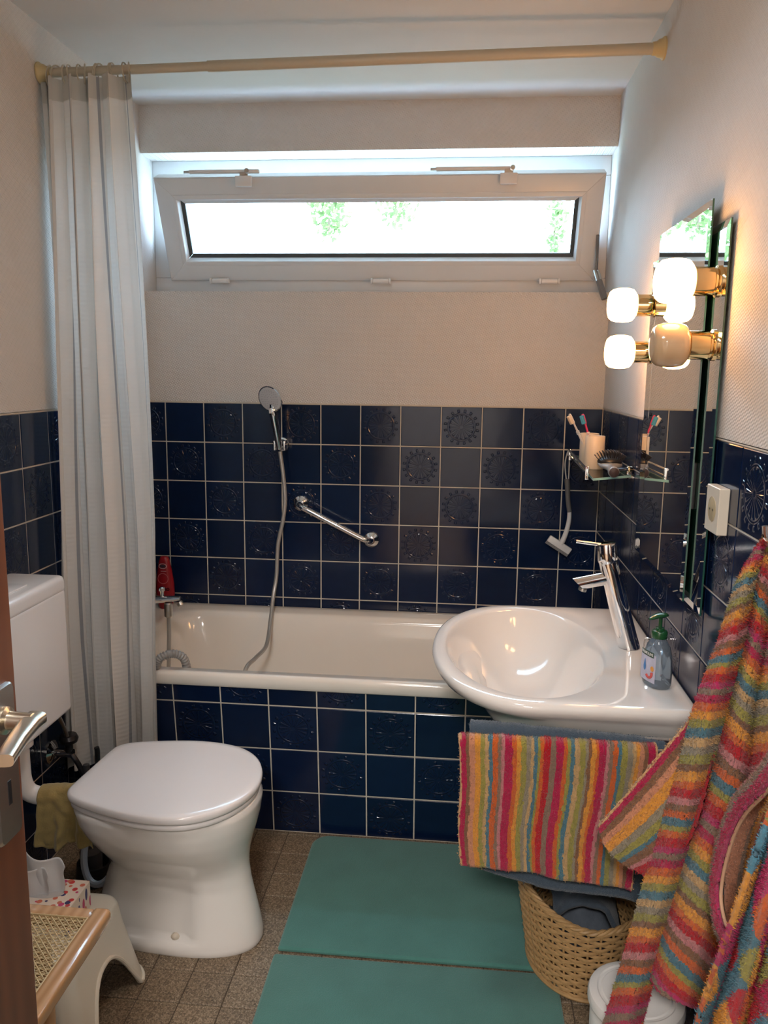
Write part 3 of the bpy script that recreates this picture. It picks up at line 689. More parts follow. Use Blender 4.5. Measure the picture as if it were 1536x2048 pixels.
q = G(); q.tube([(0.058, -0.875, 0.345), (0.062, -0.90, 0.42), (0.075, -0.99, 0.54), (0.08, -1.06, 0.62), (0.08, -1.06, 0.64)], 0.006, 10, 0, 8); obj('supply_hose', q, steel, sv)
# pale ring leaning between wall and toilet
RC = Vector((0.243, -1.075, 0.155))
q = G(); pts = [RC + Vector((0.052 * math.cos(a), 0.03 * math.sin(a) + 0.0, 0.088 * math.sin(a) + 0.012 * math.cos(a))) for a in [2 * PI * i / 40 for i in range(40)]]
pts = [p + Vector((0, 0, -0.062 + 0.0)) * 0 for p in pts]
q.tube(pts, 0.0095, 10, 0, 0, True, True)
zmin = min(v.z for v in q.v)
for v in q.v: v.z -= zmin - 0.058
toilet.rotation_euler = (0, 0, math.radians(-4.5))
ro = obj('plastic_ring', q, mat('pale_blue_grey_plastic', (0.52, 0.56, 0.62), 0.3)); tag(ro, 'pale blue-grey plastic ring leaning in the dark gap left of the toilet bowl', 'ring')
q = G(); q.lathe([(0.052, 0), (0.055, 0.004), (0.05, 0.057), (0.044, 0.0575), (0.044, 0.02), (0, 0.02)], (0.175, -0.985, 0.0), n=24, cap=False); bo_ = obj('brush_holder', q, black, None)
tb = thing('toilet_brush', 'black toilet brush in a low holder behind the toilet', 'toilet brush', (0.175, -0.985, 0.0)); bo_.parent = tb; bo_.location = LOC[bo_.name] - LOC[tb.name]
q = G(); q.lathe([(0.0, 0.022), (0.03, 0.024), (0.032, 0.09), (0.012, 0.10), (0.007, 0.11), (0.007, 0.33), (0.011, 0.34), (0.009, 0.36), (0, 0.362)], (0.165, -0.985, 0.0), n=14, cap=False); obj('brush', q, mat('dark_grey_brush', (0.05, 0.05, 0.055), 0.6), tb)
# ------------------------------------------------------------------ shower curtain and rod
RA, RB = Vector((0.0, -0.716, 2.299)), Vector((W, -0.656, 2.344)); rd = (RB - RA).normalized(); JX = 0.28
rod = thing('curtain_rod', 'cream telescopic shower curtain rod between the side walls', 'curtain rod', tuple(RA))
q = G(); q.tube([RA + rd * 0.005, RA.lerp(RB, JX)], 0.0125, 18); obj('inner_tube', q, cream, rod)
q = G(); q.tube([RA.lerp(RB, JX), RB - rd * 0.005], 0.0148, 18); obj('outer_tube', q, cream, rod)
for p, d in ((RA, rd), (RB, -rd)):
    q = G(); q.lathe([(0.029, 0.001), (0.029, 0.005), (0.024, 0.010), (0.022, 0.018), (0.0175, 0.024), (0.0165, 0.034)], p, d, 24); obj('end_cap', q, creamcap, rod)
cur = thing('shower_curtain', 'off-white shower curtain with thin grey stripes gathered at the left wall', 'shower curtain', (0.15, -0.735, 0.23))
FN = 4.7
def cpath(s, v):
    """v: 0 top .. 1 bottom"""
    amp = lerp(0.020, 0.028, min(1, v * 3)); wd = lerp(0.272, 0.312, min(1, v * 1.6))
    ph = 2 * PI * FN * s + 0.5 * math.sin(5.0 * s) + 0.35 * math.sin(v * 4 + s * 9)
    x = 0.001 + wd * s + 0.011 * math.sin(2 * ph + 0.6) * (0.6 + 0.4 * math.sin(3 * s + 1)) + 0.006 * math.sin(v * 5 + s * 6)
    w = math.sin(ph); w = math.copysign(abs(w) ** 0.75, w)
    y = lerp(-0.722, -0.782, min(1.0, v * 1.25)) + amp * w * (0.8 + 0.3 * math.sin(s * 13)) + 0.008 * math.sin(v * 3 + s * 15)
    z = lerp(RA.z - 0.012 + 0.026 * x - 0.010 * (1 - abs(math.sin(ph * 0.5))) * (1 - min(1, v * 20)), 0.235 + 0.012 * math.sin(s * 7), v)
    return (max(0.005, x), y, z)
q = G().grid(lambda u, v: cpath(u, v), 330, 70)
curm = cloth_mat('white_curtain_cloth', (0.84, 0.81, 0.765), 0.24, (7.0, 0.030, (0.40, 0.41, 0.43)))
obj('curtain_cloth', q, curm, cur, smooth=70)
q = G().grid(lambda u, v: (lambda p: (p[0], p[1] - 0.0012, p[2]))(cpath(u, v * 0.032)), 330, 3)
obj('top_hem', q, cloth_mat('curtain_hem', (0.70, 0.69, 0.64), 0.15, (7.0, 0.030, (0.40, 0.41, 0.43))), cur, smooth=70)
for i in range(12):
    s = (i + 0.5) / 12; x = 0.02 + 0.255 * s + 0.006 * math.sin(i * 3.3); c = RA + rd * x; tw = 0.5 * math.sin(i * 2.1)
    q = G(); ex = Vector((math.sin(tw) * 0.5, math.cos(tw), 0)).normalized()
    pts = [c + ex * (0.020 * math.cos(a)) + Vector((0, 0, -0.008 + 0.026 * math.sin(a))) + Vector((0.004 * math.sin(a * 1.0 + i), 0, 0)) for a in [2 * PI * k / 20 for k in range(20)]]
    q.tube(pts, 0.0022, 8, 0, 0, True, True); obj('curtain_ring', q, cream, cur)

# ------------------------------------------------------------------ washbasin
bas = thing('washbasin', 'white ceramic washbasin with oval bowl on the right wall', 'washbasin', (1.45, -1.06, 0.62))
BZ = 0.800; BC = Vector((1.392, -1.062, 0))
def outline(a):
    """distance from the bowl centre to the outer edge"""
    c, s = math.cos(a), math.sin(a)
    ex, ey = 0.238, 0.375
    # superellipse nose towards the room, straight deck to the wall
    best = 9.0
    xe = 1.723 - BC.x; yb = -0.684 - BC.y; yn = -1.437 - BC.y
    if c > 0:
        if c > 1e-6: best = min(best, xe / c)
        if s > 1e-6: best = min(best, yb / s)
        if s < -1e-6: best = min(best, yn / s)
        return best
    e = 2.15
    return (abs(c / ex) ** e + abs(s / (yb if s > 0 else -yn)) ** e) ** (-1 / e)
NB = 128
angs = []
cor = [math.atan2(-0.684 - BC.y, 1.723 - BC.x), math.atan2(-1.437 - BC.y, 1.723 - BC.x)]
angs = sorted([2 * PI * i / NB - PI for i in range(NB)] + cor)
def bell(a, k): return BC + Vector((math.cos(a) * k[0], math.sin(a) * k[1], 0))
rings = []
bowl = [(0.0, 0.0, -0.154), (0.03, 0.05, -0.153), (0.065, 0.12, -0.145), (0.105, 0.20, -0.126), (0.14, 0.255, -0.096), (0.168, 0.293, -0.056), (0.186, 0.315, -0.026), (0.196, 0.328, -0.008), (0.203, 0.336, -0.001), (0.208, 0.342, 0.0015)]
for rx, ry, dz in bowl[1:]:
    off = Vector((0.004 * 0, 0, 0)); rings.append([bell(a, (rx * (1.0 if math.cos(a) < 0 else 0.93), ry)) + Vector((0, 0, BZ + dz)) for a in angs])
def oring(inset, dz):
    out = []
    for a in angs:
        r = outline(a); p = BC + Vector((math.cos(a), math.sin(a), 0)) * r
        n = Vector((math.cos(a), math.sin(a), 0))
        out.append(p - n * inset + Vector((0, 0, BZ + dz)))
    return out
def skirt(near, nose, dz):
    out = []
    for a in angs:
        k = max(0.0, min(1.0, (-math.cos(a) + 0.15) / 0.8)); n = Vector((math.cos(a), math.sin(a), 0)); w = lerp(near, nose, k)
        p = BC + n * (outline(a) - w); p.x = min(p.x, 1.722) if math.cos(a) < 0.6 else min(1.722, p.x + w * math.cos(a)); out.append(p + Vector((0, 0, BZ + dz)))
    return out
rings += [oring(0.022, 0.000), oring(0.010, -0.0005), oring(0.003, -0.004), oring(0.0, -0.012), oring(0.003, -0.022), oring(0.012, -0.034)]
rings += [skirt(0.040, 0.07, -0.052), skirt(0.050, 0.12, -0.085)]
def uring(t, dz):
    out = []
    for a in angs:
        r = outline(a); n = Vector((math.cos(a), math.sin(a), 0)); p = BC + n * r
        tgt = Vector((max(1.36, min(1.722, p.x)), BC.y + (p.y - BC.y) * 0.62, 0))
        q_ = p.lerp(tgt, t); out.append(Vector((min(q_.x, 1.722), q_.y, BZ + dz)))
    return out
rings += [uring(0.62, -0.115), uring(0.80, -0.150), uring(0.92, -0.175), uring(1.0, -0.182)]
g = G().loft(rings, True, True, True); obj('basin_body', g, ceram, bas, smooth=50)
q = G(); q.lathe([(0.0, 0.0), (0.03, 0.0), (0.031, 0.003), (0.022, 0.006), (0.012, 0.004), (0, 0.004)], (BC.x, BC.y - 0.012, BZ - 0.1545), n=24, cap=False); obj('drain', q, chrome, bas)
q = G(); oc = BC + Vector((0.178, 0.0, BZ - 0.030)); q.lathe([(0.0, 0.0025), (0.0085, 0.0025), (0.0095, 0.0)], oc, Vector((-0.82, 0, 0.57)), 16, cap=False, sx=1.3); obj('overflow_hole', q, mat('overflow_dark', (0.12, 0.10, 0.09), 0.5), bas)

# basin mixer: leaning chrome column
fa = thing('basin_mixer', 'chrome single-lever mixer tap leaning over the washbasin', 'tap', (1.655, -1.04, BZ))
FB = Vector((1.652, -1.04, BZ - 0.001)); FT = Vector((1.585, -1.04, 1.028)); fd = (FT - FB).normalized()
def oval(c, d, rx, ry, n=28, tilt=None):
    e1 = Vector((0, 1, 0)); e2 = d.cross(e1).normalized(); return [c + e1 * (ry * math.cos(2 * PI * i / n)) + e2 * (rx * math.sin(2 * PI * i / n)) for i in range(n)]
bodyr = [[Vector((p.x, p.y, BZ)) for p in oval(FB, fd, 0.029, 0.0275)], [Vector((p.x, p.y, BZ + 0.004)) for p in oval(FB, fd, 0.0285, 0.027)]]
for t in (0.1, 0.3, 0.5, 0.7, 0.9, 0.995): bodyr.append(oval(FB.lerp(FT, t), fd, 0.0265 - 0.003 * t, 0.0255 - 0.003 * t))
obj('column', G().loft(bodyr), chrome, fa, smooth=50)
hd = Vector((-0.14, 0, 0.99)).normalized()
q = G(); q.loft([oval(FT + hd * h, hd, r, r) for h, r in ((-0.012, 0.021), (-0.003, 0.0245), (0.0, 0.0252), (0.036, 0.0248), (0.041, 0.0235), (0.042, 0.012))]); hcap = obj('lever_cap', q, chrome, fa, smooth=50)
lv = FT + hd * 0.036
q = G(); q.tube([lv + Vector((-0.01, 0, 0)), lv + Vector((-0.075, -0.004, 0.008))], 0.0044, 12); obj('lever', q, chrome, hcap)
sp0 = FB.lerp(FT, 0.80); spd = Vector((-0.90, -0.06, -0.20)).normalized()
q = G(); R_ = []
for h, r in ((0.0, 0.0165), (0.05, 0.0165), (0.05, 0.0160), (0.0515, 0.0160), (0.0515, 0.0165), (0.085, 0.0163)):
    R_.append(oval(sp0 + spd * h, spd, r, r))
last = R_[-1]
R_[-1] = [p + spd * (0.012 * ((p - (sp0 + spd * 0.085)).z) / 0.0163) for p in last]
q.loft(R_); obj('spout', q, chrome, fa, smooth=50)
q = G(); q.lathe([(0.011, 0), (0.011, 0.007), (0.009, 0.008)], sp0 + spd * 0.072 + Vector((0, 0, -0.014)), (-0.3, 0, -0.95), 14); obj('aerator', q, steel, fa)
q = G(); q.tube([(1.686, -1.05, BZ), (1.687, -1.05, BZ + 0.026), (1.692, -1.05, BZ + 0.031), (1.703, -1.05, BZ + 0.029)], 0.0014, 8, 0, 4); obj('popup_rod', q, chrome, fa)

# soap dispenser
DP = Vector((1.662, -1.292, BZ)); dx_ = Vector((0.37, -0.93, 0)).normalized(); dy_ = Vector((0.93, 0.37, 0)).normalized()   # dx_: along the label, -dy_: label normal
so_ = thing('soap_dispenser', 'clear liquid soap bottle with dark green pump on the basin corner', 'soap dispenser', tuple(DP))
def orr(h, a, b_, n=36, e=2.6): 
    out = []
    for i in range(n):
        t = 2 * PI * i / n; c, s = math.cos(t), math.sin(t); k = (abs(c) ** e + abs(s) ** e) ** (-1 / e); out.append(DP + dx_ * (a * k * c) + dy_ * (b_ * k * s) + Vector((0, 0, h)))
    return out
clear = bpy.data.materials.new('clear_soap_plastic'); clear.use_nodes = True; t = NT(clear); t.n.clear()
out = t.new('ShaderNodeOutputMaterial'); m1 = t.new('ShaderNodeMixShader'); m2 = t.new('ShaderNodeMixShader'); tr_ = t.new('ShaderNodeBsdfTransparent'); gl_ = t.new('ShaderNodeBsdfGlossy'); df_ = t.new('ShaderNodeBsdfDiffuse'); fr_ = t.new('ShaderNodeLayerWeight')
tr_.inputs[0].default_value = (0.80, 0.89, 0.96, 1); gl_.inputs['Roughness'].default_value = 0.04; t.l.new(t.mix(t.noise(25.0).outputs['Fac'], (0.32, 0.42, 0.55), (0.50, 0.58, 0.66)), df_.inputs[0]); fr_.inputs[0].default_value = 0.35
m1.inputs[0].default_value = 0.27; t.l.new(tr_.outputs[0], m1.inputs[1]); t.l.new(df_.outputs[0], m1.inputs[2]); t.l.new(fr_.outputs['Fresnel'], m2.inputs[0]); t.l.new(m1.outputs[0], m2.inputs[1]); t.l.new(gl_.outputs[0], m2.inputs[2]); t.l.new(m2.outputs[0], out.inputs[0])
P_ = [(0.0005, 0.030, 0.020), (0.003, 0.034, 0.0235), (0.012, 0.037, 0.025), (0.045, 0.0365, 0.025), (0.075, 0.034, 0.0235), (0.093, 0.028, 0.020), (0.104, 0.019, 0.016), (0.110, 0.0135, 0.0135), (0.113, 0.013, 0.013)]
obj('bottle', G().loft([orr(h, a, c) for h, a, c in P_]), clear, so_, smooth=60)
gpump = mat('dark_green_plastic', (0.012, 0.075, 0.025), 0.25, coat=0.3)
q = G(); q.lathe([(0.0165, 0), (0.0172, 0.002), (0.0172, 0.014), (0.0155, 0.0165), (0.010, 0.018), (0.0095, 0.023), (0.0045, 0.024), (0.0043, 0.046)], DP + Vector((0, 0, 0.111)), n=28); pc = obj('pump_collar', q, gpump, so_)
q = G(); hdir = Vector((-0.78, -0.62, 0)).normalized(); hp = DP + Vector((0, 0, 0.160)); sd_ = hdir.cross(Vector((0, 0, 1)))
q.loft([[hp + hdir * t_ + sd_ * (w * math.cos(a)) + Vector((0, 0, dz + h * math.sin(a))) for a in [2 * PI * i / 16 for i in range(16)]] for t_, w, h, dz in ((-0.022, 0.003, 0.002, 0.0), (-0.016, 0.009, 0.0045, 0.001), (0.0, 0.012, 0.006, 0.002), (0.016, 0.009, 0.005, 0.002), (0.030, 0.006, 0.0035, 0.0), (0.036, 0.003, 0.002, -0.001))]); obj('pump_head', q, gpump, pc, smooth=60)
ln = -dy_
def lab(name, u0, u1, z0, z1, m, d, par):
    q = G(); bend = lambda u: -0.0035 * (u / 0.03) ** 2
    q.grid(lambda a, c: DP + dx_ * lerp(u0, u1, a) + ln * (0.0249 + d + bend(lerp(u0, u1, a))) + Vector((0, 0, lerp(z0, z1, c))), 8, 2); return obj(name, q, m, par)
lb = lab('label', -0.028, 0.026, 0.014, 0.078, mat('pale_violet_label', (0.50, 0.50, 0.62), 0.4, var=0.2, vscale=60), 0.0006, so_)
lab('label_band', -0.026, 0.020, 0.071, 0.083, mat('label_dark_green', (0.02, 0.06, 0.04), 0.4), 0.0012, lb)
V, F = tmesh('PALMOLIVE', 0.0088); q = G(); q.add([DP + dx_ * (v.x * 0.92 - 0.003) + ln * (0.0266 - 0.0035 * ((v.x - 0.003) / 0.03) ** 2 + v.z) + Vector((0, 0, 0.077 + v.y)) for v in V], F); obj('label_lettering', q, mat('label_white', (0.85, 0.85, 0.82), 0.5), lb, smooth=0)
q = G(); q.lathe([(0.0, 0.001), (0.0055, 0.001), (0.006, 0.0)], DP + dx_ * 0.017 + ln * 0.0248 + Vector((0, 0, 0.046)), ln, 18, cap=False); obj('label_badge', q, mat('orange_badge', (0.70, 0.30, 0.05), 0.5), lb)
q = G(); q.tube([DP + dx_ * (0.008 + 0.010 * math.cos(a)) + ln * 0.0262 + Vector((0, 0, 0.034 + 0.010 * math.sin(a))) for a in [-2.6 + 3.0 * i / 12 for i in range(13)]], 0.0028, 8); obj('label_swirl', q, mat('coral_print', (0.60, 0.09, 0.08), 0.5), lb)
q = G(); q.loft([[DP + dx_ * (-0.009 + w * math.cos(a)) + ln * 0.0262 + Vector((0, 0, z)) + ln * 0.0006 * math.sin(a) for a in [2 * PI * i / 10 for i in range(10)]] for z, w in ((0.036, 0.001), (0.040, 0.004), (0.046, 0.0045), (0.052, 0.003), (0.062, 0.0004))]); obj('label_fish', q, mat('blue_print', (0.07, 0.22, 0.50), 0.5), lb)

# ------------------------------------------------------------------ illuminated double mirror
mi_ = thing('illuminated_mirror', 'tall wall mirror with four opal globe lamps above the washbasin', 'mirror', (W, -1.07, 0.99))
def panel(name, ya, yb, za, zb, xf, th, bev, par):
    q = G(); cy, cz = (ya + yb) / 2, (za + zb) / 2
    def rr(i, x): return [Vector((x, y, z)) for y, z in ((ya - i, za + i), (yb + i, za + i), (yb + i, zb - i), (ya - i, zb - i))]
    a, b_, c, d = rr(0, xf + th), rr(0, xf + 0.0025), rr(bev, xf), None
    V = a + b_ + c; F = [(8, 9, 10, 11)]; M_ = [0]
    for i in range(4):
        j = (i + 1) % 4; F += [(4 + i, 4 + j, 8 + j, 8 + i), (i, j, 4 + j, 4 + i)]; M_ += [0, 1]
    F.append((0, 1, 2, 3)); M_.append(1); q.add(V, F); q.mi = M_
    return obj(name, q, [mirror, gedge], par, smooth=0)
panel('back_panel', -0.742, -1.398, 0.995, 1.780, W - 0.014, 0.006, 0.016, mi_)
panel('front_panel', -0.858, -1.308, 1.000, 1.832, W - 0.026, 0.006, 0.016, mi_)
for yy in (-0.90, -1.26):
    q = G(); q.box(W - 0.0205, W - 0.0005, yy - 0.03, yy + 0.03, 1.2, 1.3, 0.001, 1); obj('mount_block', q, darkm, mi_)
gl = [(0.0265, 0.0), (0.034, 0.0025), (0.0405, 0.008), (0.0435, 0.018), (0.0445, 0.032), (0.0435, 0.048), (0.0405, 0.060), (0.034, 0.0675), (0.025, 0.0705), (0.012, 0.0715), (0.0, 0.0715)]
for (yy, zz, lit) in ((-0.805, 1.664, True), (-0.805, 1.543, True), (-1.352, 1.667, True), (-1.352, 1.543, False)):
    q = G(); q.lathe([(0.031, 0.0), (0.031, 0.004), (0.026, 0.006), (0.026, 0.010), (0.0285, 0.012), (0.0285, 0.048), (0.026, 0.050)], (W - 0.014, yy, zz), (-1, 0, 0), 32)
    hd_ = obj('lamp_holder', q, brass, mi_, smooth=40)
    q = G(); q.lathe(gl, (W - 0.0635, yy, zz), (-1, 0, 0), 36, cap=False); gbo = obj('globe', q, opal if lit else opaloff, hd_, smooth=60)
    if not lit: gbo['label'] = 'unlit opal globe'

# ------------------------------------------------------------------ glass shelf with its small things
SZ = 1.184
sh = thing('glass_shelf', 'glass shelf with chrome gallery rail in the corner of the right wall', 'shelf', (1.67, -0.34, SZ))
poly = [(1.616, -0.035), (1.718, -0.035), (1.718, -0.60), (1.592, -0.70)]
q = G(); q.loft([[Vector((x, y, z)) for x, y in poly] for z in (SZ - 0.003, SZ + 0.004)]); q.mi = [1] * 4 + [0, 0]; obj('shelf_plate', q, [shelfg, mat('pale_green_edge', (0.36, 0.62, 0.54), 0.15, coat=0.4)], sh, smooth=0)
q = G(); q.tube([(1.600, -0.05, SZ + 0.026), (1.582, -0.63, SZ + 0.026)], 0.0042, 12); q.tube([(1.603, -0.05, SZ + 0.008), (1.586, -0.63, SZ + 0.008)], 0.003, 10); obj('gallery_rail', q, chrome, sh)
for (x, y) in ((1.604, -0.07), (1.584, -0.625)):
    q = G(); q.box(x - 0.005, x + 0.006, y - 0.005, y + 0.005, SZ - 0.010, SZ + 0.030, 0.0015); obj('rail_bracket', q, chrome, sh)
q = G(); q.tube([(1.69, -0.08, SZ - 0.012), (1.722, -0.08, SZ - 0.012)], 0.006, 10); obj('wall_support', q, chrome, sh)
q = G(); q.tube([(1.69, -0.52, SZ - 0.012), (1.722, -0.52, SZ - 0.012)], 0.006, 10); obj('wall_support', q, chrome, sh)
mugm = mat('cream_mug', (0.70, 0.60, 0.47), 0.45, var=0.03)
def cup(c, r, h, label):
    q = G(); q.lathe([(0.0, 0.0), (r * 0.93, 0.0), (r, 0.003), (r, h - 0.001), (r - 0.001, h), (r - 0.003, h - 0.001), (r - 0.003, 0.004), (0, 0.004)], c, n=36, cap=False)
    return tag(obj('tooth_mug', q, mugm, None, c, 50), label, 'mug', 'tooth mugs')
cA = Vector((1.630, -0.455, SZ + 0.0045)); cB = Vector((1.629, -0.345, SZ + 0.0045))
cup(cA, 0.0305, 0.104, 'cream tooth mug nearer the camera on the glass shelf, holding the pink toothbrush'); cup(cB, 0.0305, 0.104, 'cream tooth mug at the rear of the glass shelf, holding the white toothbrush')
def brush(base_, tip, col, hcol, label, side):
    col_m = mat(label[:18], col, 0.35); t_ = thing('toothbrush', label, 'toothbrush', tuple(base_), 'toothbrushes')
    d = (tip - base_).normalized(); L = (tip - base_).length
    q = G(); q.tube([base_ + d * (L * k) for k in (0, 0.3, 0.55, 0.70, 0.82)], lambda t: 0.0052 - 0.0026 * t, 10, 0, 4); obj('handle', q, col_m, t_)
    q = G(); e1 = Vector(side); e1 = (e1 - d * e1.dot(d)).normalized(); e2 = d.cross(e1); ring = []
    for h, w in ((0.80, 0.0035), (0.84, 0.0062), (0.97, 0.0062), (1.0, 0.003)): ring.append([base_ + d * (L * h) + e2 * (w * math.cos(a)) + e1 * (0.0028 * math.sin(a)) for a in [2 * PI * i / 12 for i in range(12)]])
    q.loft(ring); hd2 = obj('head', q, col_m, t_)
    q = G(); M_ = frame(base_ + d * (L * 0.9), e2, d, e1); q.box(-0.0052, 0.0052, -L * 0.08, L * 0.08, 0.002, 0.0135, 0.0015, 1, 0, M_); obj('bristles', q, hcol, hd2)
    q = G()
    for k in (0.60, 0.625, 0.65): q.lathe([(0.0056, -0.0015), (0.0062, 0), (0.0056, 0.0015)], base_ + d * (L * k), d, 12)
    obj('grip_rings', q, mat('grip_white', (0.72, 0.72, 0.72), 0.5), t_)
brush(cB + Vector((0.012, -0.01, 0.006)), aty(1139, 828, -0.37), (0.70, 0.68, 0.66), mat('cream_bristle', (0.72, 0.62, 0.50), 0.8, bump=0.6, bscale=900), 'white toothbrush leaning out of the rear mug', (-0.75, -0.6, -0.2))
brush(cA + Vector((0.012, 0.0, 0.006)), aty(1165, 828, -0.45), (0.55, 0.04, 0.13), mat('blue_green_bristle', (0.06, 0.33, 0.50), 0.8, var=0.4, vscale=150, bump=0.6, bscale=900), 'pink toothbrush with blue bristles leaning out of the front mug', (-0.6, -0.75, -0.2))
# hair brush, handle towards the camera
hbz = SZ + 0.0045
hbt = thing('hair_brush', 'black hair brush with grey back lying on the front of the glass shelf', 'hair brush', (1.66, -0.58, hbz))
q = G(); ax = Vector((-0.05, -0.97, -0.02)).normalized(); c0 = Vector((1.661, -0.565, hbz + 0.027))
q.loft([[c0 + ax * t_ + Vector((w * math.cos(a), 0, dz + h * math.sin(a))) for a in [2 * PI * i / 20 for i in range(20)]] for t_, w, h, dz in ((-0.055, 0.004, 0.003, 0), (-0.047, 0.026, 0.009, 0), (-0.01, 0.037, 0.011, 0), (0.022, 0.034, 0.011, -0.002), (0.045, 0.015, 0.011, -0.006), (0.062, 0.013, 0.013, -0.010), (0.085, 0.016, 0.016, -0.011), (0.098, 0.016, 0.016, -0.011), (0.101, 0.0145, 0.0145, -0.011))])
hbk = obj('brush_body', q, mat('grey_brush_plastic', (0.26, 0.28, 0.31), 0.3), hbt, smooth=60)
q = G(); pe = c0 + ax * 0.1015 + Vector((0, 0, -0.011)); q.lathe([(0.0140, 0.0), (0.0140, 0.002), (0.011, 0.0035), (0, 0.004)], pe, ax, 20); obj('handle_end', q, mat('dark_brown_cap', (0.035, 0.016, 0.012), 0.5), hbk)
q = G(); q.loft([[c0 + ax * (t_ - 0.008) + Vector((w * math.cos(a), 0, 0.008 + h * math.sin(a))) for a in [2 * PI * i / 16 for i in range(16)]] for t_, w, h in ((-0.044, 0.006, 0.003), (-0.032, 0.029, 0.012), (0.0, 0.038, 0.018), (0.028, 0.031, 0.012), (0.040, 0.006, 0.003))]); obj('bristle_cushion', q, black, hbt, smooth=60)
q = G()
for i in range(12):
    for j in range(11):
        u, v = (i - 5.5) / 6.0, (j - 5) / 5.5
        if u * u + v * v > 1: continue
        p = c0 + ax * (v * 0.034 - 0.008) + Vector((u * 0.036, 0, 0.022 - 0.014 * u * u)); d = Vector((u * 0.9, 0, 1)).normalized() + ax * v * 0.5
        q.tube([p, p + d.normalized() * 0.019], 0.0011, 5); q.lathe([(0.0, -0.0019), (0.0019, 0), (0, 0.0019)], p + d.normalized() * 0.019, d, 6, cap=False)
obj('bristles', q, mat('bristle_black', (0.02, 0.015, 0.015), 0.35), hbt, kind='stuff')
ck = thing('shelf_clamp', 'chrome and brass wall clamp at the front end of the glass shelf', 'clamp', (1.70, -0.60, hbz))
q = G(); q.tube([(1.672, -0.622, hbz + 0.017), (1.705, -0.605, hbz + 0.017)], 0.0055, 12, 0); obj('clamp_rod', q, chrome, ck)
q = G(); q.lathe([(0.007, 0), (0.009, 0.002), (0.009, 0.013), (0.007, 0.015)], (1.706, -0.605, hbz + 0.017), (0.9, 0.45, 0), 16); obj('clamp_collar', q, brass, ck)
q = G(); q.box(1.704, 1.7225, -0.606, -0.584, hbz, hbz + 0.026, 0.003); obj('clamp_body', q, chrome, ck)
# shower squeegee hanging on a cord from the shelf rail
sq = thing('squeegee', 'grey-handled white shower squeegee hanging from the glass shelf', 'squeegee', (1.60, -0.06, 0.85))
yq = -0.05
q = G(); q.tube([aty(1133, 962, yq), aty(1130, 930, yq), aty(1134, 908, yq), aty(1138, 902, yq), aty(1139, 915, yq), aty(1138, 940, yq), aty(1137, 962, yq)], 0.0022, 8, 0, 6); q.lathe([(0.004, 0), (0.006, 0.004), (0.006, 0.012), (0.003, 0.018)], aty(1138, 912, yq), n=10); obj('cord', q, mat('white_cord', (0.62, 0.60, 0.55), 0.8), sq)
q = G(); q.tube([aty(1134, 958, yq), aty(1135, 975, yq), aty(1136, 1000, yq), aty(1139, 1024, yq)], lambda t: 0.0095 - 0.001 * t, 14, 0, 6); obj('grip', q, mat('grey_grip', (0.15, 0.145, 0.14), 0.5), sq)
q = G(); q.tube([aty(1139, 1020, yq), aty(1138, 1040, yq), aty(1133, 1062, yq), aty(1127, 1078, yq), aty(1122, 1088, yq)], lambda t: 0.0075 + 0.003 * t, 12, 0, 6); obj('stem', q, plast, sq)
a_, b_ = aty(1097, 1076, yq), aty(1140, 1104, yq); dd = (b_ - a_).normalized(); pp = Vector((-dd.z, 0, dd.x)); cc = a_.lerp(b_, 0.5); Lq = (b_ - a_).length / 2
q = G(); q.box(-Lq, Lq, -0.008, 0.008, -0.012, 0.014, 0.004, 2, 0, frame(cc, dd, (0, 1, 0), pp)); hq = obj('blade_holder', q, plast, sq)
q = G(); q.box(-Lq, Lq, -0.002, 0.002, -0.022, -0.011, 0, 1, 0, frame(cc, dd, (0, 1, 0), pp)); obj('rubber_blade', q, mat('blade_rubber', (0.2, 0.2, 0.2), 0.5), hq)

# socket outlet
oy = -1.452
ou = thing('socket_outlet', 'cream square wall socket on the right wall beside the mirror', 'socket', (W, oy, 1.18))
crm = mat('cream_socket', (0.70, 0.64, 0.53), 0.35, var=0.02)
cy0, cy1, cz0, cz1 = oy - 0.041, oy + 0.041, 1.182, 1.272
q = G(); q.box(W - 0.020, W - 0.0005, cy0, cy1, cz0, cz1, 0.0014, 1); obj('cover_plate', q, crm, ou)
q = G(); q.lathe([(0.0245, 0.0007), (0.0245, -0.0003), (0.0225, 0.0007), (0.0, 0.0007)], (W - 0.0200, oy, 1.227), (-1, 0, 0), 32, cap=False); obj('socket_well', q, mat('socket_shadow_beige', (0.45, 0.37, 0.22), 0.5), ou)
for s in (-1, 1):
    q = G(); q.lathe([(0.0025, 0.0015), (0.0, 0.0015)], (W - 0.0205, oy + s * 0.0095, 1.227), (-1, 0, 0), 10, cap=False); obj('pin_hole', q, black, ou)
